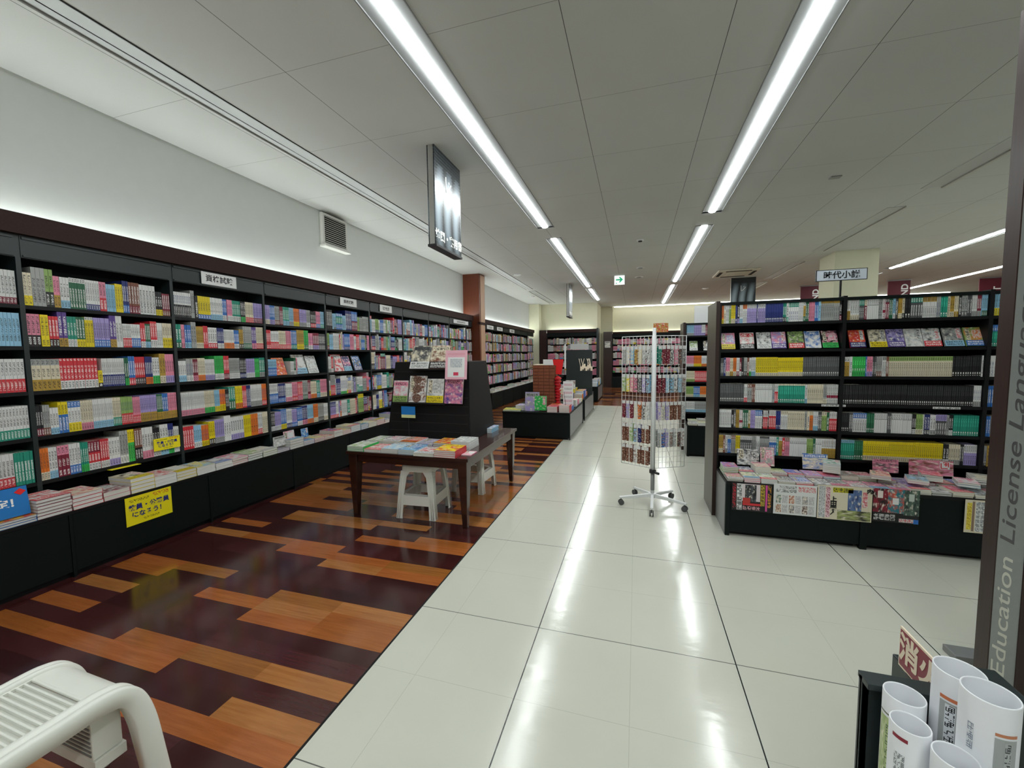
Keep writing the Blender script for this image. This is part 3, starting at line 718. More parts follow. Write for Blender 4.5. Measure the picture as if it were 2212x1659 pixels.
for k in range(-2, 9):
    y0 = Y0 + PITCH * k; i = k + 2
    nm = {0: 'rearmost bay, past the photo edge', 1: 'bay cut by the photo edge', 2: 'first full bay', 3: 'bay with the large white sign', 4: 'bay with leaning face-out books', 5: 'bay with the second white sign', 6: 'bay with the third white sign',
          7: 'bay behind the display table', 8: 'bay behind the pink notice', 9: 'second last bay before the cherry pillar', 10: 'last bay against the cherry pillar'}[i]
    wall_bay(y0, PITCH if k < 8 else 9.12 - y0, f'dark green wall bookcase, {nm}')
    w = (PITCH if k < 8 else 9.12 - y0) - .025
    for rw, z in enumerate(ZS):
        spec = SPECS[i][rw] if i in SPECS else None
        if spec is None: spec = auto_row(random.Random(100 * i + rw), False, 'WWWWWCCGGGLLPVRNKBVTSDGC')
        segs = {(4, 2): [(0, .12, '30L/B50h18t24'), (.305, .105, '14W/Gh15t16 8E/Wh19t14 6P/Gh19t12')], (5, 2): [(0, .135, '20W/Gh20t16 14R/Wh20t16 10G/Kh20t14')]}.get((i, rw), [(0, w, spec)])
        place = {0: 'rearmost wall bay', 1: 'wall bay at the photo edge', 2: 'first full wall bay', 3: 'wall bay with large sign', 4: 'fourth visible wall bay', 5: 'wall bay under second sign', 6: 'wall bay under third sign', 7: 'seventh wall bay', 8: 'eighth wall bay', 9: 'ninth wall bay', 10: 'wall bay by cherry pillar'}[i]
        for off, ww, spec in segs: book_row('book', (UF - .006, y0 + .0125 + off, z + .0005), PI / 2, ww, spec, abs(XW - UF) - .03, 1000 + 10 * i + rw + int(off * 1000), SHELF_W[rw] + ' shelf,', place, (2.045 if rw == 0 else ZS[rw - 1] - .024) - z - .004)
# end panel beside the pillar
# second run past the pillar, then the alcove and far wall cases
for k in range(6):
    y0 = 9.62 + .93 * k; w = .93
    wall_bay(y0, w, f'black-green wall bookcase past the cherry pillar, {ordw(k)} bay from the pillar', col='greenb', group='bookcases past the pillar', ztop=2.30)
    for rw, z in enumerate(ZS):
        spec = auto_row(random.Random(700 + 10 * k + rw), False, 'WWCPPGGVLKDWmSPV')
        book_row('book', (UF - .006, y0 + .0125, z + .0005), PI / 2, w - .025, spec, .19, 2000 + 10 * k + rw, SHELF_W[rw] + ' shelf,', f'{ordw(k)} bay past the pillar', .235)
# ================================================================ paperback bookcase on the right
ZR = [1.632, 1.415, 1.198, .981, .764, .547]
def stand_case(x0, yf, nb, lab, end=True, bw=.868, zt=1.81, proj=.40, grp='free-standing bookcases'):
    """double-sided bookcase facing -y: x0 is its end panel's outer face"""
    yb = yf + .42; made = []
    for k in range(nb):
        a = x0 + .03 + k * bw; t = empty('bookcase', (a + bw / 2, yf + .21, 0)); cx, cy = a + bw / 2, yf + .21
        tag(t, lab[k], 'bookcase', grp)
        def B(nm, mt, b, bev=0): return boxo(nm, mt, (b[0] - cx, b[1] - cx, b[2] - cy, b[3] - cy, b[4], b[5]), t, bev)
        if k == 0 and end: B('end_panel', M['gwood'], (x0, x0 + .030, yf - .004, yb, 0, zt + .008), .002)
        if k == 0 and end: B('end_panel_edge', M['dwoodv'], (x0 + .0003, x0 + .0295, yf - .007, yf - .004, 0, zt + .006))
        B('side_panel', M['black'], (a - .0 if k == 0 else a - .012, a + .012, yf - (.0 if k == 0 else .004), yb, 0, zt - .002 if k == 0 else zt + .006))
        B('back_panel', M['greenb'], (a + .0125, a + bw - .0125, yf + .20, yf + .22, 0, zt - .03))
        for z in ZR: B('shelf', M['black'], (a + .0125, a + bw - .0125, yf, yf + .199, z - .022, z))
        for z in ZR: B('shelf_rear', M['black'], (a + .0125, a + bw - .0125, yf + .221, yb, z - .022, z))
        B('top_board', M['greenb'], (a + .0125, a + bw - .0125, yf + .002, yb, zt - .028, zt - .004))
        B('ledge_top', M['black'], (a - (.0 if k == 0 else .012), a + bw - .0125, yf - proj, yf - .005, .40, .42))
        B('base_front', M['greenb'], (a + .03, a + bw - .013, yf - proj + .008, yf - proj + .03, .03, .40), .002)
        B('base_stile', M['greenb'], (a - (0 if k == 0 else .012), a + .0295, yf - proj, yf - proj + .03, .0, .40))
        B('base_side', M['grey'] if k == 0 else M['greenb'], (a, a + .012, yf - proj + .03, yf - .005, .0, .40))
        B('plinth', M['black'], (a + .03, a + bw - .03, yf - proj + .05, yf - .01, 0, .03))
    return made
stand_case(.63, 3.78, 3, ['black paperback bookcase bay next to the grey-brown end panel', 'black paperback bookcase bay behind the white tubes, rows of yellow spines at the bottom', 'black paperback bookcase bay mostly behind the grey lettered panel'])
RA = [['2O/Y 2C^W30 3W 2S^W20 4Y/C 2N. 2K/V 3W/L 4W^O25 3V^W20 6V^W22 1N 7V^W24 16N. 3T/K 2W/T 9W^T24 4W 2m/E^W 3E 5P 3B 2L 11G^m12 5G^m12 2K/D',
       None,
       '3k 2N 4P/C 3C/m 3O/C 3W/D 2D/W 2K. 3G/K 2M 2W/g 4W/L 20Y/C18 22Y/C22 10k. 21k.',
       '11k. 11k. 3W/R 4G^M 3M 15W- 2G 3R^W40 23T/T^C8. 2W/L 13C 3G/C 9W=',
       '11W 2K 2k 3m 3W=  5E 2C/m 4V 6W^B30 1K 4R^W35 1K 6R^W30 4N. 6W^C 14C 2G 2C 3O^C 4W/L 3k 4S^C 2E 6R^W35'.replace('  ', ' '),
       '4m/C 2M 2W/G 3B^W 4G^M 4Y/C 10k^W20 4G 3W 8G^k10 6B^W30 2T 3m^W 2R/P 4P^M 14W- 5S^S 2E 5W- 11m^W50'],
      ['3m^W55 7W/C 4k^T30 2D^C30 9W- 3G 2W= 3D^k 3E 2L/W 2k 3m/C 2C/K 4K. 9k^T25 10W^m25 3G 5T. 2C 3m/C 3C/m 2K 4G/k 3k 4W/G 3D/G 4L/E',
       None,
       '4m^W25 2W 10g/g^g10. 1B 4P/V 3k 4G/M 3W^G 2M 44C^S22 10K. 9K. 1W',
       '6K. 40K. 44K. 5W/G', '6K. 3k 11W^B28 6E. 10W- 3k 9W- 7W- 3K/W 5S/C 1W 4N/k 4W/G 8k^V30 2G 3K/W 18T/T^T9.'.replace('T/T^T9', 'T^T9'),
       '11T^L15. 7E. 20Y/C25 20Y/C25 20Y/C25 4K/W 8C/G 3K 9V^W40']]
RA[0] = [s and s.replace('23T/T^C8.', '23T^C8.').replace('3W= ', '3W= ') for s in RA[0]]
for k in range(3):
    for rw, z in enumerate(ZR):
        spec = RA[k][rw] if k < 2 else auto_row(random.Random(50 + rw), True)
        if spec is None: continue
        xx = .66 + k * .868
        book_row('pocket_paperback', (xx + .0125, 3.787, z + .0005), 0, .868 - .025, spec, .11, 3000 + 10 * k + rw, SHELF_W[rw] + ' shelf,', ['bay beside the end panel', 'bay beside the grey lettered panel', 'bay behind the grey lettered panel'][k], .158, True)
stand_case(.63, 6.28, 2, ['second free-standing bookcase, narrow part seen behind the wire rack', 'second free-standing bookcase bay hidden behind the paperback bookcase'])
for k in range(2):
    for rw, z in enumerate(ZR):
        if rw == 1 and k == 0: continue
        spec = {0: '6L/G 6V 3W/V 4D 6P/C 5Y/C 5C 6G/K 6V/W 5G', 2: '6P/W 6O/Y 4W/O 5G 5V/B 4W/G 6B/L 6N/B 8V', 3: '6C/S 14R 3W 14R/P20 6G', 4: '5S/C 4B/L 6O/C 4W/G 5V 6W/L 5W/Y30 5m', 5: '5W/L 6G/L 6T 5L/T 6E 6S/G'}.get(rw)
        if k or spec is None: spec = auto_row(random.Random(60 + rw + k), True)
        book_row('pocket_paperback', (.66 + k * .868 + .0125, 6.287, z + .0005), 0, .843, spec, .11, 3100 + 10 * k + rw, SHELF_W[rw] + ' shelf,', ['second free-standing bookcase', 'second free-standing bookcase, hidden bay'][k], .158, True)
# leaning face-out books
def faceout(kind, corner, w, h, tilt, rz, t, c1, c2, foot, seed, label, group=None, cat='book'):
    """book leaning back: corner = lower left front corner, local x along the shelf"""
    mb = MB(); cb = pc(c1)
    mb.box(0, w, 0, t, 0, h, 0, cb); mb.box(w - .0009, w + .0002, .001, t - .001, .001, h - .001, 3, hx('e8e6dc')); mb.box(.001, w - .001, .001, t - .001, h - .001, h + .0002, 3, hx('e8e6dc'))
    cover_art(mb, w, h, c1, c2, foot, seed)
    o = mb.build(kind, PR, printed=True)
    o.matrix_world = Matrix.Translation(corner) @ Matrix.Translation((0, 0, t * math.sin(tilt) + .001)) @ Matrix.Rotation(rz, 4, 'Z') @ Matrix.Rotation(-tilt, 4, 'X')
    tag(o, label, cat, group); return o
fo = [(.682, .105, 'P', 'V', 'Y', 'pink cover with yellow-green band, first leaning paperback from the end panel'), (.823, .106, 'W', 'R', 'K', 'white framed red cover with black band, second leaning paperback'),
      (.947, .104, 'W', 'k', 'W', 'grey drawing cover with white band, third leaning paperback'), (1.053, .104, 'V', 'P', 'U', 'lilac cover with purple band, fourth leaning paperback'),
      (1.172, .108, 'S', 'k', 'R', 'greenish figure cover with bright red band, leaning paperback'), (1.287, .108, 'W', 'B', None, 'white cover with blue figure and pink edges, leaning paperback'),
      (1.402, .107, 'K', 'P', 'g', 'dark floral cover with bright green band, leaning paperback'),
      (1.583, .104, 'R', 'O', 'N', 'red landscape cover with blue band and yellow seal, leaning paperback'), (1.712, .108, 'C', 'K', 'Y', 'cream portrait cover with bright yellow band, leaning paperback'),
      (1.824, .106, 'V', 'N', 'U', 'lilac cover with blue figure and violet band, leaning paperback'), (1.934, .106, 'W', 'G', None, 'nearly white sketch cover, leaning paperback'),
      (2.044, .106, 'W', 'k', 'R', 'white cover with dark trees and red lettering band, leaning paperback'), (2.165, .112, 'G', 'k', 'L', 'grey cover with tiny figure and pale blue band, leaning paperback'), (2.287, .112, 'S', 'O', 'B', 'green and red painted cover with blue band, leaning paperback')]
for k, (x, w, c1, c2, ft, lb) in enumerate(fo):
    faceout('leaning_paperback', (x, 3.80, 1.416), w - .002, .147, .42, 0, .013, c1, c2, ft, 41 + k * 7, lb, 'face-out paperbacks on the second shelf')
    if k % 3 != 1:   # the copy behind it, peeping out to the side
        pass
for k, (x, c1, c2, ft) in enumerate([(.72, 'S', 'W', 'W'), (.90, 'K', 'W', None), (1.03, 'W', 'K', None), (1.2, 'G', 'B', 'R')]):
    faceout('leaning_paperback', (x, 6.30, 1.416), .105, .147, .42, 0, .013, c1, c2, ft, 141 + k * 7, ['green and white', 'black and white splashed', 'white and black', 'grey, red-banded'][k] + ' leaning paperback on the second free-standing bookcase', 'face-out paperbacks on the second bookcase')
for k, (y, z, w, h, c1, c2, ft, lb) in enumerate([(3.545, 1.1965, .15, .20, 'O', 'R', None, 'orange cover with red roundels'), (3.82, 1.1965, .18, .235, 'G', 'W', 'L', 'grey and white cover with blue base'), (4.02, 1.1965, .16, .22, 'W', 'G', 'W', 'white patterned cover'),
                                                  (4.45, 1.1965, .2, .235, 'R', 'W', None, 'red and white swirl cover'), (4.66, 1.1965, .15, .21, 'N', 'P', 'L', 'navy photo cover with pink shape'), (4.86, 1.1965, .17, .215, 'k', 'B', 'N', 'dark blue photo cover')]):
    faceout('leaning_book', (UF - .03, y, z), w, h, .32, PI / 2, .012, c1, c2, ft, 241 + k * 7, lb + ', leaning face-out on the third wall shelf', 'face-out books on the wall bookcase')

# ---------------------------------------------------------------- stacks of lying books
def stack(kind, corner, rz, w, d, n, t, c, top, seed, place, foot=None, slant=0, jit=.006, g=None, lowtop=False):
    r = random.Random(seed); z = 0
    for i in range(n):
        last = i == n - 1; tt = t * r.uniform(.9, 1.1)
        key = f'{kind}_{seed}_{"top" if last else "low"}_{round(t, 4)}'
        tt = t if not last else t
        mt = Matrix.Translation(corner) @ Matrix.Rotation(rz, 4, 'Z') @ Matrix.Rotation(slant, 4, 'X') @ Matrix.Translation((r.uniform(-jit, jit) * .5, r.uniform(0, jit), z)) @ Matrix.Rotation(r.uniform(-.012, .012), 4, 'Z')
        which = 'only' if n == 1 else 'topmost' if last else 'bottom' if i == 0 else ['', 'second-lowest', 'third-lowest', 'fourth-lowest', 'fifth-lowest', 'sixth-lowest', 'seventh-lowest', 'eighth-lowest', 'ninth-lowest', 'tenth-lowest', 'eleventh-lowest'][i]
        lab = f'{which} {NAME[c].replace(" ", "-")} book of the {place}'
        item(kind, key, (lambda last=last: slab_book(w, d, t - .0006, c, seed, top if last else None, foot=foot if last else None)), mt, (w, d, t), lab, g or 'stacked books', 'book')
        z += t
    return z
# ledge under the wall bookcases: page edges face the aisle (+x): local -y -> +x, local x -> +y
led = [(1.15, .16, 3, .017, 'L', ('O', 'Y'), 'R'), (1.315, .155, 3, .014, 'B', ('R', 'Y'), None), (1.475, .16, 6, .020, 'D', ('W', 'R'), 'R'), (1.64, .155, 4, .024, 'R', ('C', 'R'), None), (1.80, .15, 2, .030, 'P', ('D', 'G'), None),
       (1.955, .15, 4, .027, 'Y', ('C', 'K'), 'Y'), (2.11, .15, 3, .026, 'W', ('W', 'R'), None), (2.265, .15, 3, .024, 'Y', ('C', 'W'), 'Y'), (2.42, .15, 3, .022, 'W', ('L', 'Y'), None), (2.575, .15, 2, .03, 'W', ('N', 'W'), 'B'),
       (2.73, .15, 3, .02, 'P', ('W', 'P'), None), (2.885, .155, 3, .022, 'E', ('S', 'W'), None), (3.045, .16, 3, .021, 'S', ('W', 'C'), 'W'), (3.21, .15, 2, .014, 'V', ('G', 'V'), None)]
yy = 3.37; rr = random.Random(5)
while yy < 8.95:
    w = rr.choice([.148, .15, .18, .185]); led.append((yy, w, rr.randint(2, 5), rr.uniform(.016, .028), rr.choice('WWCPLBRVGO'), (rr.choice('WWLCPVB'), rr.choice('BRYPGTN')), rr.choice([None, None, 'R', 'L', 'Y', 'W']))); yy += w + rr.choice([.005, .006, .01])
for k, (y, w, n, t, c, top, ft) in enumerate(led):
    if y + w > 9.1: continue
    stack('stacked_book', (LF + .0 - .006, y, .4305), PI / 2, w, .235 if k % 3 else .22, n, t, c, top, 500 + k, f'{ordw(k)} stack along the wall ledge', ft)
# past the pillar
yy = 9.7; k = 0
while yy < 15.0:
    w = rr.choice([.15, .18, .21]); stack('stacked_book', (LF - .006, yy, .4305), PI / 2, w, .23, rr.randint(2, 4), .02, rr.choice('WWCPLG'), (rr.choice('WCPG'), rr.choice('kRSG')), 600 + k, f'{ordw(k)} stack on the ledge past the pillar'); yy += w + .008; k += 1
# paperback ledge
rr = random.Random(11); k = 0
for row, y in enumerate((3.385, 3.545)):
    x = .672
    while x < 3.2:
        n = rr.choice([2, 2, 3]) if row == 0 else rr.choice([2, 3, 3, 4]); t = .0125 if row == 0 else .014
        if row == 1 and .155 and rr.random() < .2: n += 2
        c = rr.choice('CCWPVGLRkS'); k += 1
        stack('stacked_paperback', (x, y, .4205), 0, .105, .15, n, t, c, (rr.choice('WCWPGV'), rr.choice('kRBPMNKS')), 800 + k, f'{ordw(int((x - .66) / .113))} pile in the {["front", "rear"][row]} row of the paperback ledge', rr.choice([None, None, 'R', 'P', 'W', 'L']), g='piles on the paperback ledge')
        x += .1125
# slanting overlapping piles at the right of that ledge
for k in range(9):
    x = 1.50 + .1 * k; z = .4205 + .055 + .0
    o = None
for k, (x, y, z, n, ang) in enumerate([(1.36, 3.60, .4775, 5, .0), (1.62, 3.50, .4775, 2, .25), (1.80, 3.44, .478, 2, .3), (1.93, 3.54, .478, 3, .28), (2.07, 3.44, .478, 2, .3), (2.20, 3.53, .478, 3, .25)]):
    t0 = Matrix.Translation((x, y, z + .004)) @ Matrix.Rotation(-.35, 4, 'Z')
    for i in range(n):
        c = 'WCPWLk'[(k + i) % 6]
        mt = t0 @ Matrix.Translation((0, 0, .0145 * i)) 
        item('stacked_paperback', f'ang{k}_{int(i == n - 1)}', (lambda c=c, k=k, i=i, n=n: slab_book(.105, .15, .0135, c, 900 + k, (['W', 'C', 'L', 'P', 'W', 'C'][k], ['T', 'R', 'k', 'R', 'P', 'G'][k]) if i == n - 1 else None)), mt, (.105, .15, .014),
             f'{"topmost" if i == n - 1 else "lower"} paperback of the {ordw(k)} turned pile lying across the ledge stacks{"" if i == n - 1 else ", layer " + ordw(i)}', 'piles on the paperback ledge')
# second bookcase's ledge
for k in range(8):
    stack('stacked_paperback', (.68 + .112 * k, 5.885, .4205), 0, .105, .15, 2 + k % 2, .013, 'CWCWPCWG'[k], ('WCWGWCWW'[k], 'kSRkGSBk'[k]), 960 + k, f'{ordw(k)} pile on the ledge behind the wire rack', g='piles on the second ledge')
for k in range(8):
    stack('stacked_paperback', (.70 + .112 * k, 6.06, .4205), 0, .105, .15, 3 + k % 3, .014, 'WCPWCWGW'[k], ('CWGWPCWW'[k], 'SkBRGkTk'[k]), 980 + k, f'{ordw(k)} rear pile on the ledge behind the wire rack', g='piles on the second ledge')

# small standing cards behind the ledge piles
def card(name, corner, w, h, tilt, rz, c1, c2, foot, seed, label, cat='card', mats=None, thick=.002):
    mb = MB(); mb.box(0, w, 0, thick, 0, h, 0, pc(c1)); cover_art(mb, w, h, c1, c2, foot, seed)
    o = mb.build(name, PR, printed=True); o.matrix_world = Matrix.Translation(corner) @ Matrix.Rotation(rz, 4, 'Z') @ Matrix.Rotation(-tilt, 4, 'X'); tag(o, label, cat); return o
card('display_card', (.80, 3.70, .4755), .16, .13, .15, 0, 'W', 'k', None, 11, 'white card with black headline standing on the paperback piles near the end panel')
card('display_card', (.97, 3.705, .4755), .10, .15, .15, 0, 'G', 'P', None, 12, 'small manga figure card standing behind the piles')
card('display_card', (1.26, 3.69, .4755), .17, .12, .2, 0, 'C', 'B', None, 13, 'two-portrait postcard standing behind the piles')
card('display_card', (1.72, 3.705, .479), .16, .10, .1, 0, 'P', 'k', None, 14, 'pale pink notice card below the yellow paperbacks')
card('display_card', (1.94, 3.70, .479), .26, .11, .1, 0, 'P', 'M', None, 15, 'wide pinkish sketch card below the yellow paperbacks')
# posters hanging on the base front
def poster(x0, x1, z0, z1, c1, c2, foot, seed, lab, y=3.378):
    t = empty('poster', ((x0 + x1) / 2, y, (z0 + z1) / 2)); tag(t, lab, 'poster', 'posters on the paperback bookcase base')
    w, h = x1 - x0, z1 - z0
    mb = MB(); mb.box(-w / 2, w / 2, -.0015, 0, -h / 2, h / 2, 0, pc(c1))
    return t, mb, w, h
def q(mb, x0, x1, z0, z1, mi, a, b=(0, 0, 0), g=.02, seed=1, uv=None, k=1):
    y = -.0015 - .0004 * k
    mb.face([(x0, y, z0), (x1, y, z0), (x1, y, z1), (x0, y, z1)], mi, a, b, uv or (glyph_uv(x1 - x0, z1 - z0, g, seed) if mi == 1 else [(seed, 0), (seed + 1.6, 0), (seed + 1.6, 1.6), (seed, 1.6)]))
W_, K_, R_, Y_ = pc('W'), pc('K'), pc('R'), pc('Y')
t, mb, w, h = poster(.700, .968, .205, .418, 'K', 'P', None, 1, 'black magazine-style poster with manga heads and pink strips')
q(mb, -.10, -.065, -.10, .10, 1, W_, K_, .034, 3); q(mb, -.065, .055, -.03, .10, 0, hx('d8cdd0')); q(mb, -.045, .03, -.035, .095, 2, K_, hx('50555c'), seed=7, k=2); q(mb, -.06, -.01, -.05, -.005, 0, hx('b8342e'), k=3)
q(mb, -.06, .06, -.062, -.045, 0, R_, k=2); q(mb, -.06, .058, -.098, -.066, 1, K_, hx('d8a8b0'), .03, 9, k=2); q(mb, .058, .085, -.06, .10, 1, hx('c8b040'), K_, .026, 5, k=2); q(mb, .09, .102, -.098, .10, 0, hx('d850a0'), k=2); q(mb, .104, .128, -.07, .10, 1, K_, hx('e0a040'), .024, 8, k=2)
q(mb, -.130, -.105, -.09, .10, 1, K_, hx('c02838'), .025, 4, k=2); mb.build('print', PR, t, printed=True)
t, mb, w, h = poster(.976, 1.247, .205, .432, 'W', 'P', None, 2, 'white poster with six tiny book covers and red headline')
q(mb, -.12, .01, .05, .075, 1, W_, K_, .02, 3); q(mb, -.10, .01, .078, .10, 1, W_, K_, .014, 4); q(mb, .02, .13, .06, .10, 1, W_, R_, .022, 5)
for i in range(3):
    for jj in range(2):
        q(mb, -.12 + .083 * i, -.085 + .083 * i, -.03 - .07 * jj, .03 - .07 * jj, 2, [hx('5c7a70'), hx('b06040'), hx('8c8c8c'), hx('a07050'), hx('6c6c70'), hx('503030')][i + 3 * jj], hx('e8ddd0'), seed=20 + i + 5 * jj)
        q(mb, -.08 + .083 * i, -.045 + .083 * i, -.03 - .07 * jj, .03 - .07 * jj, 1, W_, hx('888084'), .009, 30 + i + 5 * jj)
mb.build('print', PR, t, printed=True)
t, mb, w, h = poster(1.252, 1.575, .20, .445, 'C', 'B', None, 3, 'cream poster with blue-clad figure and large black name characters')
q(mb, -.155, -.115, -.115, .115, 1, W_, hx('70747c'), .012, 3); q(mb, -.112, -.085, -.11, .11, 1, hx('e8c8d0'), hx('8c2030'), .024, 4); q(mb, -.07, .05, .075, .11, 1, hx('c8c020'), K_, .03, 5)
q(mb, .02, .10, -.08, .10, 2, hx('5c78a8'), hx('3c4c7c'), seed=12); q(mb, -.04, .155, -.118, -.05, 2, hx('a8b070'), hx('3c3c34'), seed=15, k=2); q(mb, .105, .135, -.02, .09, 1, hx('ead8d8'), R_, .03, 17, k=2)
mb.build('print', PR, t, printed=True)
text('上田秀人', .040, M['letterk'], t, loc=(-.065, -.003, -.025), rot=(PI / 2, 0, 0), bold=.0015, vertical=True)
text('内', .034, M['letterk'], t, loc=(.145, -.003, .095), rot=(PI / 2, 0, 0), bold=.002)
t, mb, w, h = poster(1.580, 1.838, .215, .448, 'K', 'R', None, 4, 'three-panel poster of red, teal and grey figures with white lettering')
q(mb, -.129, -.045, -.05, .116, 2, hx('8c1830'), K_, seed=3); q(mb, -.105, -.075, .05, .10, 0, hx('ece0dc'), k=2); q(mb, -.045, .045, -.05, .116, 2, hx('207a88'), hx('d85030'), seed=6); q(mb, -.02, .015, .01, .055, 0, hx('e8e8e8'), k=2)
q(mb, .045, .129, -.06, .116, 2, hx('50685c'), hx('20282a'), seed=9); q(mb, .07, .10, .04, .09, 0, hx('c8d0c8'), k=2); q(mb, -.125, .0, -.105, -.06, 1, K_, W_, .03, 8, k=2); q(mb, .02, .11, -.11, -.085, 1, W_, R_, .02, 5, k=2); q(mb, .10, .128, -.115, -.085, 0, hx('2a6cc0'), k=3)
mb.build('print', PR, t, printed=True)
t, mb, w, h = poster(2.075, 2.185, .195, .415, 'C', 'Y', None, 5, 'narrow yellow and white leaflet hanging beside the grey lettered panel', y=3.372)
q(mb, -.045, -.02, -.09, .09, 1, hx('e8d850'), hx('b89020'), .024, 4); q(mb, -.018, -.005, -.10, .10, 0, hx('8c7460')); q(mb, 0, .05, -.10, .10, 1, W_, hx('70767c'), .03, 5)
mb.build('print', PR, t, printed=True)
# sign on top of the paperback bookcase
t = empty('shelf_sign', (1.55, 3.93, 1.806)); tag(t, 'pale sign reading historical novels in Japanese on a thin black post', 'sign')
boxo('post', M['dark'], (-.006, .006, -.006, .006, 0, .16), t); boxo('foot', M['dark'], (-.03, .03, -.03, .03, 0, .006), t)
boxo('frame', M['dark'], (-.172, .172, -.008, .008, .148, .236), t); boxo('board', simple('pale_sign_face', 'ccd5e0', .4, var=.02), (-.166, .166, -.0095, -.008, .152, .231), t)
text('時代小説', .062, M['letterk'], t, loc=(0, -.0105, .188), rot=(PI / 2, 0, 0), bold=.0012)
boxo('display_panel', M['paper'], (0, .001, 0, .001, 0, .001)).name = 'tmp_del'
bpy.data.objects.remove(bpy.data.objects['tmp_del'])
o = boxo('display_board', M['paper'], (.79, 1.25, 6.44, 6.46, 1.808, 2.06)); tag(o, 'white board standing on top of the second free-standing bookcase', 'board')
# small shelf lip labels
for x, z, lb in ((1.40, .981 - .012, 'small white lettered shelf strip under the maroon banded paperbacks'), (2.10, .981 - .013, 'small white shelf strip under the black paperback row')):
    mb = MB(); mb.box(0, .16, -.002, 0, -.008, .008, 0, pc('W')); mb.face([(.005, -.0025, -.007), (.155, -.0025, -.007), (.155, -.0025, .007), (.005, -.0025, .007)], 1, pc('W'), pc('K'), glyph_uv(.15, .013, .013, 3))
    o = mb.build('shelf_label', PR, printed=True); o.location = (x, 3.7795, z); tag(o, lb, 'label')

# ---------------------------------------------------------------- signs on the left bookcases
def header_sign(y0, y1, z0, z1, body, size, lab, x=UF + .0125):
    t = empty('shelf_sign', (x, (y0 + y1) / 2, (z0 + z1) / 2)); tag(t, lab, 'sign', 'white signs on the wall bookcase headers')
    w, h = y1 - y0, z1 - z0; boxo('board', M['paper'], (0, .004, -w / 2, w / 2, -h / 2, h / 2), t)
    if body: text(body, size, M['letterk'], t, loc=(.0046, 0, -.002), rot=(PI / 2, 0, PI / 2), bold=.001)
    else:
        mb = MB(); a = w * .28; b = h * .28; mb.face([(.0045, -a, -b), (.0045, a, -b), (.0045, a, b), (.0045, -a, b)], 1, pc('W'), pc('K'), glyph_uv(2 * a, 2 * b, b * 2, size)); mb.build('print', PR, t, printed=True)
header_sign(2.76, 3.095, 2.066, 2.176, '資格試験', .066, 'largest white header sign with four black characters, nearest the camera')
header_sign(4.56, 4.89, 2.075, 2.18, '資格試験', .05, 'second white header sign along the wall bookcase')
header_sign(5.43, 5.75, 2.075, 2.18, None, 5, 'third white header sign, next after the second')
header_sign(8.06, 8.85, 2.08, 2.16, None, 9, 'long white header sign beside the cherry pillar')
for k, y in enumerate((10.1, 10.9, 12.1)): header_sign(y, y + .5, 2.07, 2.17, None, 11 + k, f'{ordw(k)} white header sign past the cherry pillar')
# yellow promotional cards
def promo(y0, y1, z0, z1, x, sz, lab, tilt=0):
    t = empty('promotional_card', (x, (y0 + y1) / 2, (z0 + z1) / 2)); t.rotation_euler = (0, tilt, 0); tag(t, lab, 'card', 'yellow promotional cards'); w, h = y1 - y0, z1 - z0
    boxo('card_sheet', M['yellow'], (0, .002, -w / 2, w / 2, -h / 2, h / 2), t)
    text('教員・公務員', sz, M['lettern'], t, loc=(.0026, .0, h * .10), rot=(PI / 2, 0, PI / 2), bold=sz * .03)
    text('になろう！', sz, M['lettern'], t, loc=(.0026, -.02 * w, -h * .16), rot=(PI / 2, 0, PI / 2), bold=sz * .03)
    mb = MB(); Yc = hx('f0e014')
    for a, b, c, d, ink in ((-.42, .0, .30, .40, '3a3a20'), (.08, .44, .32, .46, 'c83028'), (-.15, .2, -.40, -.32, '3a3a20')):
        mb.face([(.0025, a * w, c * h), (.0025, b * w, c * h), (.0025, b * w, d * h), (.0025, a * w, d * h)], 1, Yc, hx(ink), glyph_uv((b - a) * w, (d - c) * h, (d - c) * h, 7))
    mb.build('print', PR, t, printed=True)
promo(1.905, 2.205, .205, .412, LF + .0005, .044, 'yellow card with navy characters hanging on the base under the wall bookcase')
promo(2.29, 2.49, .645, .745, UF + .008, .026, 'small yellow card clipped among books on the fifth wall shelf')
o = boxo('shelf_talker', M['yellow'], (UF + .001, UF + .05, 1.98, 2.17, .578, .580)); tag(o, 'flat yellow strip sticking out under the lowest row of wall books', 'label')
t = empty('promotional_card', (-3.50, 1.36, .565)); t.rotation_euler = (0, -.15, 0); tag(t, 'blue card with white exclamation lettering propped on the ledge at the photo edge', 'card')
boxo('card_sheet', M['blue'], (-.002, 0, -.11, .10, -.085, .085), t); text('内定！', .055, M['letterw'], t, loc=(.0008, -.01, -.005), rot=(PI / 2, 0, PI / 2), bold=.002)
mb = MB(); mb.prism([(.045, .055), (.07, .075), (.095, .055), (.07, .035)], 'x', .0, .002); mb.build('red_badge', M['redcard'], t)
for k, (y, z, w, h, c1, c2) in enumerate([(3.22, .475, .15, .10, 'W', 'G'), (3.37, .475, .14, .13, 'P', 'W'), (3.62, .49, .10, .10, 'B', 'L')]):
    card('display_card', (LF - .06 - .02 * k, y, z + .01), w, h, .12, PI / 2, c1, c2, None, 60 + k, ['pale photo card', 'pink and white character card', 'blue card'][k] + ' standing on the wall ledge stacks')
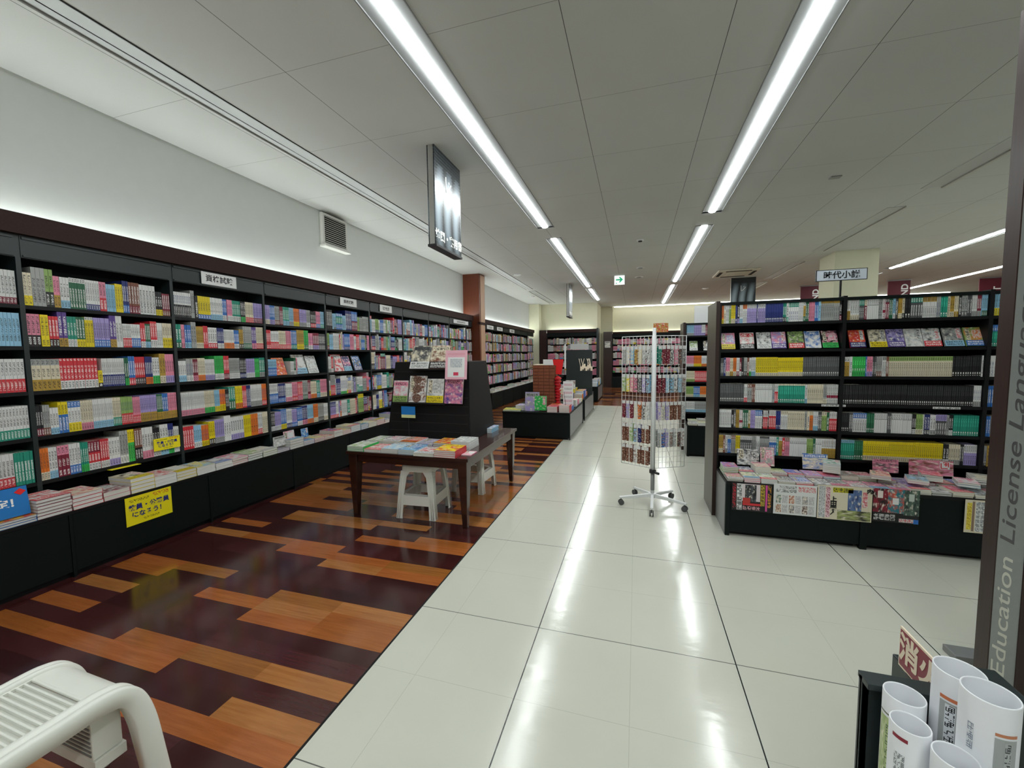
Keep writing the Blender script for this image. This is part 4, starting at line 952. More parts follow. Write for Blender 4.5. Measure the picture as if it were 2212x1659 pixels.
# ================================================================ alcove and far wall bookcases (facing -y)
def front_case(x0, w, yf, yb, lab, seed, tone, place, ztop=2.30, ledge=True, mats='greenb'):
    t = empty('wall_bookcase', (x0 + w / 2, (yf + yb) / 2, 0)); cx, cy = x0 + w / 2, (yf + yb) / 2; tag(t, lab, 'bookcase', 'bookcases across the end of the shop')
    def B(nm, mt, b): return boxo(nm, mt, (b[0] - cx, b[1] - cx, b[2] - cy, b[3] - cy, b[4], b[5]), t)
    B('side_panel', M[mats], (x0 - .012, x0 + .012, yf, yb - .012, 0, 2.18)); B('back_panel', M['greenb'], (x0 - .012, x0 + w - .012, yb - .012, yb, 0, 2.18))
    for z in ZS: B('shelf', M['black'], (x0 + .0125, x0 + w - .0125, yf + .002, yb - .0125, z - .024, z))
    B('header_panel', M[mats], (x0 + .0125, x0 + w - .0125, yf - .004, yf + .03, 2.04, 2.18)); B('top_board', M[mats], (x0 - .012, x0 + w - .012, yf - .004, yb, 2.18, 2.19))
    B('cornice', M['dwood'], (x0 - .012, x0 + w - .012, yf - .03, yf - .004, 2.185, ztop))
    B('ledge_top', M['black'], (x0 - .012, x0 + w - .012, yf - .30, yf, .41, .43)); B('base_front', M['greenb'], (x0 - .012, x0 + w - .012, yf - .30, yf - .27, 0, .41))
    for rw, z in enumerate(ZS):
        book_row('book', (x0 + .0125, yf + .006, z + .0005), 0, w - .025, auto_row(random.Random(seed + rw), False, tone), .18, seed + rw, SHELF_W[rw] + ' shelf,', place, .235)
for k in range(2): front_case(-3.26 + .93 * k, .93, 15.42, YB - .01, f'dark alcove bookcase facing the aisle, {ordw(k)} from the corner', 4000 + 20 * k, 'PPWGCkMPGW', f'alcove bookcase {ordw(k)} from corner')
o = boxo('corner_post', M['dwoodv'], (-3.56, -3.28, 15.40, 15.77, 0, 2.30)); tag(o, 'dark walnut post closing the corner beside the alcove bookcases', 'post')
o = boxo('end_panel', M['green'], (-1.395, -1.33, 15.2, YB, 0, 2.31)); tag(o, 'dark green end panel at the aisle end of the alcove bookcases', 'panel')
for k in range(9): front_case(-.94 + .93 * k, .93, 17.4, YE - .12, f'bookcase against the far wall, {ordw(k)} from the cream pilaster', 4200 + 20 * k, 'WWPPGWCP', f'far wall bookcase {ordw(k)} from pilaster', 2.26)
o = boxo('end_panel', M['dwoodv'], (-1.30, -.955, 17.15, 17.44, 0, 2.26)); tag(o, 'dark walnut panel left of the far wall bookcases', 'panel')
card('notice', (-1.24, 17.14, 1.62), .22, .26, 0, 0, 'W', 'G', None, 5, 'small white notice on the dark walnut panel near the far wall', 'notice')

# ================================================================ display table
TX0, TX1, TY0, TY1, TZ = -2.41, -1.262, 2.93, 4.31, .58
t = empty('display_table', ((TX0 + TX1) / 2, (TY0 + TY1) / 2, 0)); tag(t, 'walnut display table with splayed tapering legs, loaded with cookery books', 'table')
cx, cy = (TX0 + TX1) / 2, (TY0 + TY1) / 2; hw, hd = (TX1 - TX0) / 2, (TY1 - TY0) / 2
boxo('tabletop', M['twood'], (-hw, hw, -hd, hd, TZ - .028, TZ), t, .004)
for nm, b in (('apron', (-hw + .05, hw - .05, -hd + .03, -hd + .05, TZ - .095, TZ - .028)), ('apron', (-hw + .05, hw - .05, hd - .05, hd - .03, TZ - .095, TZ - .028)),
              ('apron', (-hw + .03, -hw + .05, -hd + .05, hd - .05, TZ - .095, TZ - .028)), ('apron', (hw - .05, hw - .03, -hd + .05, hd - .05, TZ - .095, TZ - .028))): boxo(nm, M['twood'], b, t)
for sx in (-1, 1):
    for sy in (-1, 1):
        mb = MB(); rings = []
        for z, a, xo in ((0, .022, .050), (.30, .036, .052), (TZ - .03, .046, .054)):
            X, Y = sx * (hw - xo), sy * (hd - xo - .005); rings.append([(X - a * (1 if sx > 0 else .8), Y - a, z), (X + a * (.8 if sx > 0 else 1), Y - a, z), (X + a * (.8 if sx > 0 else 1), Y + a, z), (X - a * (1 if sx > 0 else .8), Y + a, z)])
        mb.loft(rings); mb.build('leg', M['twood'], t, .003)
# slatted display stand on the table
t = empty('display_stand', (-1.93, 3.90, TZ)); tag(t, 'black slatted display stand with sloping sides on the walnut table', 'display stand')
mb = MB(); zt = .755
b0 = [(-.46, -.37, 0), (.44, -.37, 0), (.44, .33, 0), (-.46, .33, 0)]; b1 = [(-.40, -.28, zt), (.40, -.28, zt), (.40, .20, zt), (-.40, .20, zt)]
mb.loft([b0, b1]); mb.build('body', M['charcoal'], t, .004)
mb = MB()
for k in range(1, 9):
    z = zt * k / 9.2; f = z / zt; y = -.37 + .09 * f - .0015; mb.box(-.44 + .05 * f, .42 - .03 * f, y - .001, y + .004, z - .004, z + .003)
mb.build('slat_groove', M['vdark'], t)
mb = MB(); mb.box(-.36, .20, -.40, -.30, .352, .358); mb.box(-.36, .20, -.41, -.404, .352, .368); mb.build('book_rest', M['dark'], t)
mb = MB(); mb.box(-.17, .26, -.37, -.27, .678, .684); mb.box(-.17, .26, -.38, -.374, .678, .694); mb.build('book_rest', M['dark'], t)
fb = [(-2.295, 3.495, .94, .165, .215, 'W', 'P', 'S', 'white cover with flower and pale green band, first on the black stand'), (-2.12, 3.495, .94, .19, .262, 'W', 'M', None, 'tall white cover with three round brown dishes on the black stand'),
      (-1.925, 3.495, .94, .18, .235, 'W', 'G', 'Y', 'white patterned cover with yellow foot band on the black stand'), (-1.738, 3.495, .94, .19, .235, 'P', 'U', None, 'pink and purple cover with a bowl, last in its row on the black stand')]
for k, (x, y, z, w, h, c1, c2, ft, lb) in enumerate(fb):
    faceout('display_book', (x, y, z), w - .006, h, .20, 0, .014, c1, c2, ft, 300 + k, lb, 'cookery books on the black stand')
faceout('display_book', (-2.10, 3.50, 1.268), .20, .24, .42, 0, .012, 'k', 'C', 'W', 310, 'dark cover with sandwich photo, upper row of the black stand', 'cookery books on the black stand')
faceout('display_book', (-1.893, 3.50, 1.268), .20, .24, .42, 0, .012, 'M', 'C', 'K', 311, 'dark cover with plates of food and black foot, upper row of the black stand', 'cookery books on the black stand')
def disc_art(o, cxy, r, c):
    pass
# round dishes on the tall cover (part of the print)
ob = [o for o in bpy.data.objects if o.get('label', '').startswith('tall white cover')][0]
mb = MB()
for zc in (.045, .135, .228):
    mb.face([(.087 + .048 * math.cos(a), -.0016, min(.258, max(.003, zc + .042 * math.sin(a)))) for a in [2 * PI * k / 20 for k in range(20)]], 2, pc('M'), hx('2c1c14'), [(2 * math.cos(2 * PI * k / 20) + 5, 2 * math.sin(2 * PI * k / 20) + 5 + zc * 30) for k in range(20)])
mb.build('dish_print', PR, ob, printed=True)
t = empty('notice_card', (-1.60, 3.47, 1.175)); t.rotation_euler = (-.12, 0, 0); tag(t, 'pink notice sheet with white centre and red motif on the black stand', 'notice')
boxo('sheet', simple('pink_card', 'eeb8c6', .5), (-.11, .11, 0, .002, 0, .27), t); boxo('inner_panel', M['paper'], (-.085, .085, -.0008, 0, .02, .205), t)
boxo('clip', M['dark'], (-.02, .02, .002, .11, .12, .135), t); mb = MB(); mb.face([(-.06, -.0015, .11), (.06, -.0015, .11), (.06, -.0015, .19), (-.06, -.0015, .19)], 1, pc('W'), hx('90a0b0'), glyph_uv(.12, .08, .016, 4)); mb.box(-.025, .025, -.0018, -.0009, .035, .065, 0, hx('d84060')); mb.box(-.09, .09, -.0012, -.0004, .225, .245, 1, hx('e8a8b8')); mb.build('print', PR, t, printed=True)
t = empty('label_holder', (-2.10, 3.455, .80)); tag(t, 'small blue label with pale lower strip on the black stand', 'label')
boxo('label_card', M['blue'], (-.075, .075, 0, .003, .03, .11), t); boxo('label_strip', simple('pale_yellow_strip', 'd8dca0', .5), (-.075, .075, 0, .003, 0, .03), t); boxo('stem', M['dark'], (-.003, .003, .003, .006, -.21, .05), t)
# books lying on the table
tb = [(-2.405, 2.945, .165, 3, .014, 'g', ('W', 'S'), None), (-2.235, 2.945, .165, 2, .012, 'W', ('W', 'R'), 'R'), (-2.065, 2.945, .16, 3, .013, 'W', ('L', 'W'), None), (-1.90, 2.945, .155, 3, .013, 'L', ('L', 'B'), None),
      (-1.742, 2.92, .18, 1, .028, 'W', ('R', 'W'), 'W'), (-1.555, 2.92, .19, 4, .015, 'R', ('Y', 'R'), None), (-1.36, 3.02, .085, 1, .008, 'P', ('P', 'W'), None),
      (-2.40, 3.20, .17, 2, .02, 'W', ('W', 'S'), None), (-2.225, 3.20, .17, 3, .015, 'C', ('W', 'P'), 'W'), (-2.05, 3.20, .17, 3, .015, 'W', ('P', 'O'), 'O'), (-1.875, 3.20, .16, 2, .018, 'V', ('G', 'V'), None), (-1.71, 3.20, .17, 3, .017, 'M', ('R', 'Y'), None), (-1.535, 3.20, .17, 4, .018, 'W', ('G', 'W'), None)]
for k, (x, y, w, n, th, c, top, ft) in enumerate(tb):
    stack('stacked_cookbook', (x, y, TZ + .0005), 0, w, .225 if w > .1 else .14, n, th, c, top, 1100 + k, f'{ordw(k)} cookery stack on the walnut table', ft, g='cookery books on the walnut table', jit=.004)
for k, (x, y) in enumerate([(-1.50, 4.12)]): stack('stacked_cookbook', (x - .1, y - .14 + .0, TZ + .0005), 0, .16, .22, 3, .016, 'L', ('W', 'B'), 1130 + k, 'white and blue stack behind the black stand', None, g='cookery books on the walnut table')

# ================================================================ white plastic stools under the table
def stool(loc, rz, lab):
    t = empty('plastic_stool', loc, rz); tag(t, lab, 'stool', 'white plastic stools under the display table'); hz = .46
    mb = MB(); n = 20
    def ring(a, z, e=.28):
        out = []
        for k in range(28):
            th = 2 * PI * k / 28; c, s_ = math.cos(th), math.sin(th); out.append((a * math.copysign(abs(c) ** e, c), a * math.copysign(abs(s_) ** e, s_), z))
        return out
    mb.loft([ring(.150, hz - .055), ring(.148, hz - .012), ring(.142, hz - .002), ring(.13, hz)], cap=True, sm=False); mb.build('seat', M['wplast'], t)
    mb = MB()
    for k in range(-3, 4): mb.box(-.11, .11, k * .032 - .006, k * .032 + .006, hz, hz + .003)
    mb.build('seat_rib', M['wplast'], t)
    for sx in (-1, 1):
        for sy in (-1, 1):
            mb = MB(); rings = []
            for z, o, w in ((0, .182, .060), (.02, .180, .056), (.22, .166, .056), (.36, .152, .062), (hz - .05, .146, .09)):
                a, b, c = o, o - w, .010
                L = [(a, a), (a, b), (a - c, b), (a - c, a - c), (b, a - c), (b, a)]
                rings.append([(sx * p, sy * q_, z) for p, q_ in L])
            mb.loft(rings); mb.build('leg', M['wplast'], t, .004)
            mb = MB()
            for u in (.015, .032):
                pts0 = [(sx * (.183), sy * (.182 - u), .01), (sx * .167, sy * (.166 - u), .22), (sx * .153, sy * (.152 - u), .37)]; mb.tube(pts0, .0035, 6)
                pts0 = [(sx * (.182 - u), sy * .183, .01), (sx * (.166 - u), sy * .167, .22), (sx * (.152 - u), sy * .153, .37)]; mb.tube(pts0, .0035, 6)
            mb.build('leg_rib', M['wplast'], t)
    for k in range(4):
        mb = MB(); a0, a1 = .170, .165
        mb.loft([[(-.12, -a0, .12), (.12, -a0, .12), (.12, -a0 + .006, .12), (-.12, -a0 + .006, .12)], [(-.115, -a1, .205), (.115, -a1, .205), (.115, -a1 + .006, .205), (-.115, -a1 + .006, .205)]])
        mb.box(-.115, .115, -a1, -a1 + .04, .199, .205)
        R4 = Matrix.Rotation(k * PI / 2, 4, 'Z'); m2 = MB(); m2.add(mb, R4); m2.build('stretcher', M['wplast'], t)
stool((-1.80, 3.19, 0), .06, 'white plastic stool with ribbed legs nearest under the walnut table')
stool((-1.62, 3.92, 0), -.05, 'second white plastic stool half hidden behind a table leg')

# ================================================================ foreground stool
t = empty('step_stool', (-1.585, .56, 0), -.03); tag(t, 'large white plastic step stool with slatted seat, cut off at the photo corner', 'stool')
prof = [(-.245, 0), (-.235, .20), (-.215, .33), (-.17, .415), (-.11, .448), (-.03, .455), (.05, .455), (.112, .456), (.155, .453), (.197, .438), (.230, .398), (.252, .32), (.266, .2), (.285, 0)]
def catmull(p, n=5):
    out = []
    for i in range(len(p) - 1):
        a, b, c, d = p[max(i - 1, 0)], p[i], p[i + 1], p[min(i + 2, len(p) - 1)]
        for k in range(n):
            u = k / n; out.append(tuple(.5 * (2 * b[j] + (c[j] - a[j]) * u + (2 * a[j] - 5 * b[j] + 4 * c[j] - d[j]) * u * u + (3 * b[j] - a[j] - 3 * c[j] + d[j]) * u ** 3) for j in (0, 1)))
    out.append(p[-1]); return out
pr_ = catmull(prof)
def side_frame(x, w, th, nm):
    """arched frame: rounded channel section swept along the profile"""
    rings = []
    for i, (y, z) in enumerate(pr_):
        a = pr_[max(i - 1, 0)]; b = pr_[min(i + 1, len(pr_) - 1)]; d = Vector((b[0] - a[0], b[1] - a[1])).normalized(); nx, nz = -d.y, d.x
        flare = .02 * (1 - min(1, z / .40)) * (1 if x > 0 else -1)
        sec = [(-w / 2, -th), (-w / 2, .0), (-w * .38, .006), (-w * .16, .006), (-w * .08, .001), (w * .08, .001), (w * .16, .006), (w * .38, .006), (w / 2, 0), (w / 2, -th)]
        rings.append([(x + flare + s0, y + nx * s1, z + nz * s1) for s0, s1 in sec])
    mb = MB(); mb.loft(rings, sm=True); return mb.build(nm, M['wplast'], t)
side_frame(.145, .056, .045, 'side_frame'); side_frame(-.155, .040, .03, 'side_frame')
mb = MB(); a, b = -.11, .122
mb.box(-.145, .125, a, b, .434, .440); mb.box(-.145, -.132, a, b, .44, .4505); mb.box(.108, .121, a, b, .44, .4505)
for k in range(14):
    y = a + .01 + k * (b - a - .02) / 13.6; mb.box(-.14, .12, y, y + .0058, .440, .4495)
mb.build('seat', M['wplast'], t, .0012)
mb = MB(); fr = [p for p in pr_ if p[0] >= .118 and p[1] > .30]; rings = []
for i, (y, z) in enumerate(fr):
    aa = fr[max(i - 1, 0)]; bb = fr[min(i + 1, len(fr) - 1)]; d = Vector((bb[0] - aa[0], bb[1] - aa[1])).normalized(); nx, nz = -d.y, d.x
    rings.append([(-.14, y - nx * .004, z - nz * .004), (.12, y - nx * .004, z - nz * .004), (.12, y - nx * .009, z - nz * .009), (-.14, y - nx * .009, z - nz * .009)])
mb.loft(rings, sm=False); mb.build('front_apron', M['wplast'], t)
mb = MB(); mb.box(-.13, .118, .118, .126, .4445, .4525); mb.build('seat_ridge', M['wplast'], t, .002)
mb = MB(); mb.box(-.12, .105, .135, .205, .25, .372); mb.build('under_box', M['wplast'], t, .003)
mb = MB()
for k in range(8): mb.box(-.115, .10, .1325, .1352, .262 + k * .0135, .2665 + k * .0135)
mb.build('box_groove', M['grey'], t)
mb = MB(); mb.box(-.125, .112, .135, .21, .215, .249); mb.build('lower_rail', M['wplast'], t, .002)

# ================================================================ island displays down the aisle
def island(x0, x1, y0, y1, z, lab):
    t = empty('display_island', ((x0 + x1) / 2, (y0 + y1) / 2, 0)); tag(t, lab, 'display island', 'low display islands in the middle'); a, b = (x1 - x0) / 2, (y1 - y0) / 2
    boxo('body', M['greenb'], (-a + .01, a - .01, -b + .01, b - .01, .03, z - .02), t, .003); boxo('top', M['greenb'], (-a, a, -b, b, z - .02, z), t, .003); boxo('plinth', M['black'], (-a + .04, a - .04, -b + .04, b - .04, 0, .03), t)
    for k in range(2): boxo('side_stile', M['greenb'], (a - .01, a + .002, -b + .01 + k * (2 * b - .06), -b + .05 + k * (2 * b - .06), .0, z - .02), t)
    boxo('side_panel', M['grey'], (a - .009, a - .004, -b + .06, b - .06, .04, z - .03), t)  # grey colour stands in for lamps reflected on the dark green side
island(-2.17, -1.02, 6.52, 8.25, .44, 'nearest low dark green display base beside the tiled aisle')
island(-2.1, -1.02, 8.5, 10.4, .44, 'second low dark green display base beyond the first')
island(-2.15, -1.05, 11.9, 13.6, .44, 'farthest low display base before the alcove bookcases')
E2 = .4405
# things on the first island
mb = MB(); 
stack('island_book', (-2.33 + .17, 6.56, E2), .1, .30, .30, 2, .012, 'S', ('Y', 'S'), 1200, 'yellow-green pile at the near corner of the first island', g='stock on the first island')
stack('island_book', (-1.98, 6.70, E2), .0, .20, .26, 5, .017, 'V', ('V', 'W'), 1201, 'lilac pile on the first island', g='stock on the first island')
faceout('leaning_book', (-1.79, 6.62, E2), .24, .32, .10, 0, .03, 'V', 'G', None, 1202, 'tall lilac book with black title standing on the first island', None)
faceout('leaning_book', (-1.62, 6.60, E2 + .02), .20, .24, .08, 0, .03, 'g', 'g', None, 1203, 'bright green book standing beside the lilac one', None)
for k, (x, y, n, c, top) in enumerate([(-1.40, 6.56, 4, 'R', ('R', 'P')), (-1.20, 6.56, 5, 'R', ('O', 'L')), (-1.40, 6.80, 4, 'P', ('R', 'O')), (-1.20, 6.82, 3, 'B', ('B', 'R'))]):
    stack('island_book', (x, y, E2), 0, .17, .22, n, .024, c, top, 1210 + k, f'{["first", "second", "third", "fourth"][k]} coral and blue pile on the first island', g='stock on the first island')
t = empty('carton_tower', (-1.56, 7.2, E2)); tag(t, 'tall brown tower of stacked small cartons on the first island', 'carton tower')
boxo('core', simple('brown_carton', '6e3c26', .5, var=.15), (-.20, .20, -.13, .13, 0, .76), t)
mb = MB()
for i in range(13):
    for j in range(4):
        x = -.195 + j * .0985; mb.box(x, x + .093, -.145, -.129, .01 + i * .058, .058 + i * .058, 0, (.25, .09, .05))
for i in range(13):
    for j in range(2): mb.box(.199, .212, -.12 + j * .125, -.0 + j * .12, .01 + i * .058, .058 + i * .058)
mb.build('carton_front', simple('brown_carton_face', '84492e', .45, var=.2, scale=20), t)
boxo('top_tray', M['letterc'], (-.19, .0, -.12, .12, .76, .775), t); boxo('top_card', M['paper'], (-.02, .19, -.10, -.09, .76, .86), t)
t = empty('red_display', (-1.31, 7.10, E2)); tag(t, 'red flared display card above hanging red packs on the first island', 'product display')
mb = MB(); mb.prism([(-.055, .60), (.055, .60), (.095, .86), (-.095, .86)], 'y', -.01, .01); mb.build('header_card', M['redcard'], t)
boxo('post', M['dark'], (-.012, .012, .01, .03, 0, .62), t); boxo('crossbar', M['dark'], (-.09, .09, -.02, .0, .555, .575), t)
mb = MB(); rr = random.Random(3)
for k in range(9):
    z = .50 - k * .052; w = .075 - .003 * k; mb.tube([(rr.uniform(-.01, .01), -.02, z + .05), (0, -.045, z + .025), (rr.uniform(-.01, .01), -.02, z)], [w * .5, w, w * .5], 10)
mb.build('red_pack', simple('red_gloss_pack', 'c01822', .2), t)
t = empty('price_stand', (-1.13, 7.05, E2)); tag(t, 'white narrow stand with striped labels beside the red packs', 'display stand')
boxo('panel', M['paper'], (-.085, .085, 0, .02, 0, .48), t)
mb = MB()
for k in range(6): mb.face([(-.07, -.001, .05 + k * .07), (.07, -.001, .05 + k * .07), (.07, -.001, .09 + k * .07), (-.07, -.001, .09 + k * .07)], 1, pc('W'), pc('P') if k % 2 else pc('G'), glyph_uv(.14, .04, .018, k))
mb.build('print', PR, t, printed=True)
mb = MB(); mb.tube([(-1.10, 6.60, E2 + .125), (-1.16, 6.80, E2 + .32)], .004, 6); o = mb.build('pointer_stick', M['dark']); tag(o, 'thin dark stick leaning over the coral pile', 'stick')
for k in range(4): stack('island_book', (-1.20 + .0 * k, 7.35 + .24 * k, E2), 0, .16, .22, 6 - k, .02, 'WPWC'[k], ('WCWW'[k], 'PRkS'[k]), 1230 + k, f'{ordw(k)} white pile along the aisle edge of the first island', g='stock on the first island')
rr = random.Random(21)
for isl, (ya, yb) in enumerate(((8.55, 10.2), (11.95, 13.4))):
    k = 0
    for y in [ya + .27 * i for i in range(int((yb - ya) / .27))]:
        for x in (-2.05, -1.85, -1.65, -1.45, -1.25):
            k += 1; n = rr.randint(4, 9)
            stack('island_book', (x, y, E2), 0, .17, .23, n, .022, rr.choice('WYBOWPVL'), (rr.choice('WCLPY'), rr.choice('OBRkM')), 1300 + k + 100 * isl, f'{ordw(k - 1)} pile on the {["second", "farthest"][isl]} island', g='stock on the farther islands')
# dark green display board on the second island with small pale branches
t = empty('display_board', (-1.27, 9.55, 0)); tag(t, 'dark green board standing up from the second island with pale sprigs', 'board')
boxo('board_panel', M['green'], (-.30, .30, -.02, .02, .44, 1.48), t)
boxo('side_paper', M['paper'], (-.34, -.305, -.03, -.02, 1.05, 1.62), t); mb = MB(); mb.box(-.20, .22, -.04, -.03, 1.49, 1.62, 2, pc('W')); mb.build('top_print', PR, t, printed=True)
mb = MB(); rr = random.Random(4)
for k in range(7):
    x = .05 + .04 * k; mb.tube([(x, -.03, 1.0), (x + rr.uniform(-.04, .04), -.06, 1.15), (x + rr.uniform(-.06, .06), -.05, 1.28)], .006, 5)
    mb.box(x - .02, x + .02, -.06, -.04, 1.0 + .03 * (k % 3), 1.1 + .03 * (k % 3))
mb.build('sprig', M['letterc'], t)
faceout('leaning_book', (-1.42, 8.52, E2 + .14), .20, .26, .2, 0, .02, 'W', 'M', 'Y', 1290, 'white and yellow cover leaning on the second island', None)

# ================================================================ wire spinner rack
RXc, RYc = .152, 3.90
t = empty('spinner_rack', (RXc, RYc, 0)); tag(t, 'white wire spinner rack on five casters hung with small packets', 'display rack')
mb = MB(); mb.tube([(0, 0, .10), (0, 0, 1.62)], .016, 12); mb.build('pole', M['white'], t)
mb = MB(); mb.tube([(0, 0, .14), (0, 0, .30)], .0175, 12); mb.build('pole_sleeve', M['grey'], t)
mb = MB(); mb.disc((0, 0, .30), .03, .03); mb.tube([(.0, -.02, .315), (.05, -.06, .31)], .012, 8); mb.build('clamp_knob', M['dark'], t)
mb = MB(); mb.disc((0, 0, .075), .035, .035); mb.build('hub', M['white'], t)
for k in range(5):
    a = math.radians(-93 + 72 * k); c, s_ = math.cos(a), math.sin(a); L = .30
    mb = MB(); mb.loft([[(c * .02 - s_ * .013, s_ * .02 + c * .013, .075), (c * .02 + s_ * .013, s_ * .02 - c * .013, .075), (c * .02 + s_ * .013, s_ * .02 - c * .013, .108), (c * .02 - s_ * .013, s_ * .02 + c * .013, .108)],
                        [(c * L - s_ * .012, s_ * L + c * .012, .062), (c * L + s_ * .012, s_ * L - c * .012, .062), (c * L + s_ * .012, s_ * L - c * .012, .078), (c * L - s_ * .012, s_ * L + c * .012, .078)]])
    leg = mb.build('leg', M['white'], t, .002)
    mb = MB()
    for q_ in (-1, 1):
        ctr = Vector((c * (L - .015) - s_ * .012 * q_, s_ * (L - .015) + c * .012 * q_, .026)); rings = []
        for w in (-.005, .005): rings.append([ctr + Vector((-s_ * w, c * w, 0)) + Vector((c * math.cos(b_) * .025, s_ * math.cos(b_) * .025, math.sin(b_) * .025)) for b_ in [2 * PI * i / 14 for i in range(14)]])
        mb.loft(rings)
    mb.tube([(c * (L - .015), s_ * (L - .015), .03), (c * (L - .015), s_ * (L - .015), .066)], .006, 6); mb.build('caster', M['rubber'], leg)
wings = [(math.radians(152), 'left'), (math.radians(28), 'right'), (math.radians(90), 'rear')]
WL = .30
for a, nm in wings:
    c, s_ = math.cos(a), math.sin(a); mb = MB()
    for i in range(9): mb.tube([(c * (.02 + i * WL / 8), s_ * (.02 + i * WL / 8), .34), (c * (.02 + i * WL / 8), s_ * (.02 + i * WL / 8), 1.55)], .0017 if 0 < i < 8 else .003, 4)
    for j in range(25): mb.tube([(c * .02, s_ * .02, .34 + j * 1.21 / 24), (c * (.02 + WL), s_ * (.02 + WL), .34 + j * 1.21 / 24)], .0015 if 0 < j < 24 else .0035, 4)
    mb.build('wire_panel', M['white'], t)
t2 = empty('header_card', (RXc, RYc - .0, 1.56)); tag(t2, 'small brown patterned card on top of the wire rack', 'card')
mb = MB(); mb.box(-.01, .115, -.004, 0, .02, .10, 2, pc('m')); mb.ink = [pc('R')] * 6; mb.uv = [[(0, 0), (2.5, 0), (2.5, 2), (0, 2)]] * 6; mb.build('card_print', PR, t2, printed=True); boxo('card_stem', M['white'], (-.004, .004, -.003, .0, 0, .08), t2)
rr = random.Random(9)
cols = {'left': [['W', 'G', 'C', 'm', 'L', 'W', 'G'], ['L', 'V', 'k', 'P', 'P', 'Y', 'S'], ['W', 'k', 'O', 'C', 'D', 'V', 'D'], ['M', 'M', 'N', 'L', 'S', 'M', 'M'], ['M', 'M', 'M', 'W', 'M', 'M', 'M']],
        'right': [['T', 'D', 'D', 'k', 'P', 'k', 'G'], ['D', 'D', 'L', 'L', 'W', 'L', 'G'], ['V', 'G', 'V', 'M', 'M', 'M', 'G'], ['G', 'B', 'V', 'G', 'G', 'k', 'W']],
        'rear': [['W', 'P', 'G', 'k', 'W'], ['G', 'L', 'W', 'P', 'C'], ['W', 'M', 'k', 'G', 'W'], ['M', 'W', 'G', 'L', 'k']]}
tier_z = {'left': [1.46, 1.20, .95, .73, .53], 'right': [1.46, 1.20, .95, .70], 'rear': [1.44, 1.2, .95, .72]}
for a, nm in wings:
    c, s_ = math.cos(a), math.sin(a)
    for ti, z in enumerate(tier_z[nm]):
        row = cols[nm][ti]; n = len(row)
        for k, cc in enumerate(row):
            for side in (1, -1):
                if side < 0 and (nm == 'rear' or k % 2): continue
                r0 = .05 + (WL - .04) * k / (n - .5); h = .165; w = .032
                ns = Vector((-s_, c, 0)) * (1 if nm == 'left' else -1) * side     # side facing the camera
                base = Vector((c * r0, s_ * r0, z)); u = Vector((c, s_, 0))
                mb = MB(); off = ns * (.012 + .004 * rr.random()); P = lambda du, dz, dn: tuple(base + u * du + off + ns * dn + Vector((0, 0, dz)))
                A, B_ = pc(cc), pc(rr.choice('WGkCM'))
                mb.face([P(-w / 2, -h, .0015), P(w / 2, -h, .0015), P(w / 2, -.03, .0015), P(-w / 2, -.03, .0015)], 2, A, tuple(x * .55 for x in A) if cc in 'MDN' else B_, [(k + ti, 0), (k + ti + .9, 0), (k + ti + .9, 3.5), (k + ti, 3.5)])
                mb.face([P(-w / 2, -.03, .0015), P(w / 2, -.03, .0015), P(w / 2, 0, .0015), P(-w / 2, 0, .0015)], 0, pc('W'))
                mb.face([P(-w / 2, -h, -.0015), P(-w / 2, 0, -.0015), P(w / 2, 0, -.0015), P(w / 2, -h, -.0015)], 0, A)
                for e0, e1 in (((-w / 2, -h), (-w / 2, 0)), ((w / 2, -h), (w / 2, 0)), ((-w / 2, 0), (w / 2, 0)), ((-w / 2, -h), (w / 2, -h))):
                    mb.face([P(e0[0], e0[1], -.0015), P(e0[0], e0[1], .0015), P(e1[0], e1[1], .0015), P(e1[0], e1[1], -.0015)], 0, A)
                o = mb.build('hanging_packet', PR, printed=True); o.location = (RXc, RYc, 0)
                sd = 'front' if side > 0 else 'back'
                tag(o, f'{NAME[cc]} hanging packet, {ordw(k)} from the pole, tier {["one", "two", "three", "four", "five"][ti]}, {nm} wing {sd}', 'packet', 'packets on the wire rack')
                mb = MB(); mb.tube([tuple(base + ns * .001), P(0, -.008, .004)], .0014, 4); mb.build('hook', M['white'], o)

M['letterm'] = simple('dark_metal_lettering', '6c6a6c', .3, .6, var=.03)
M['rollw'] = simple('thick_white_paper_roll', 'e9ebef', .6, var=.02, scale=60)
M['maroons'] = simple('maroon_sign_red', '861c34', .4, var=.02)
# ================================================================ grey lettered panel and tubes in the foreground
t = empty('sign_panel', (1.392, 2.0, 0)); tag(t, 'tall grey panel with dark walnut edges lettered Education License Language', 'sign panel')
PZ = 2.62
boxo('walnut_side', M['dwoodv'], (-.066, -.062, -.008, .056, 0, PZ), t); boxo('grey_face', M['spanel'], (-.062, .018, -.008, .056, 0, PZ), t); boxo('walnut_edge', M['dwoodv'], (.018, .20, -.012, .056, 0, PZ), t, .002)
for wd_, z0, z1 in (('Education', .118, .600), ('License', .648, 1.045), ('Language', 1.085, 1.60)):
    o = text(wd_, .060, M['letterg'] if wd_ == 'Education' else M['letterm'], t, name='lettering', loc=(-.032, -.0086, (z0 + z1) / 2), rot=(PI / 2, -PI / 2, 0), shear=.25, bold=.0002)
    xs_ = [v.co.x for v in o.data.vertices]; o.scale = ((z1 - z0) / (max(xs_) - min(xs_)), 1, 1)
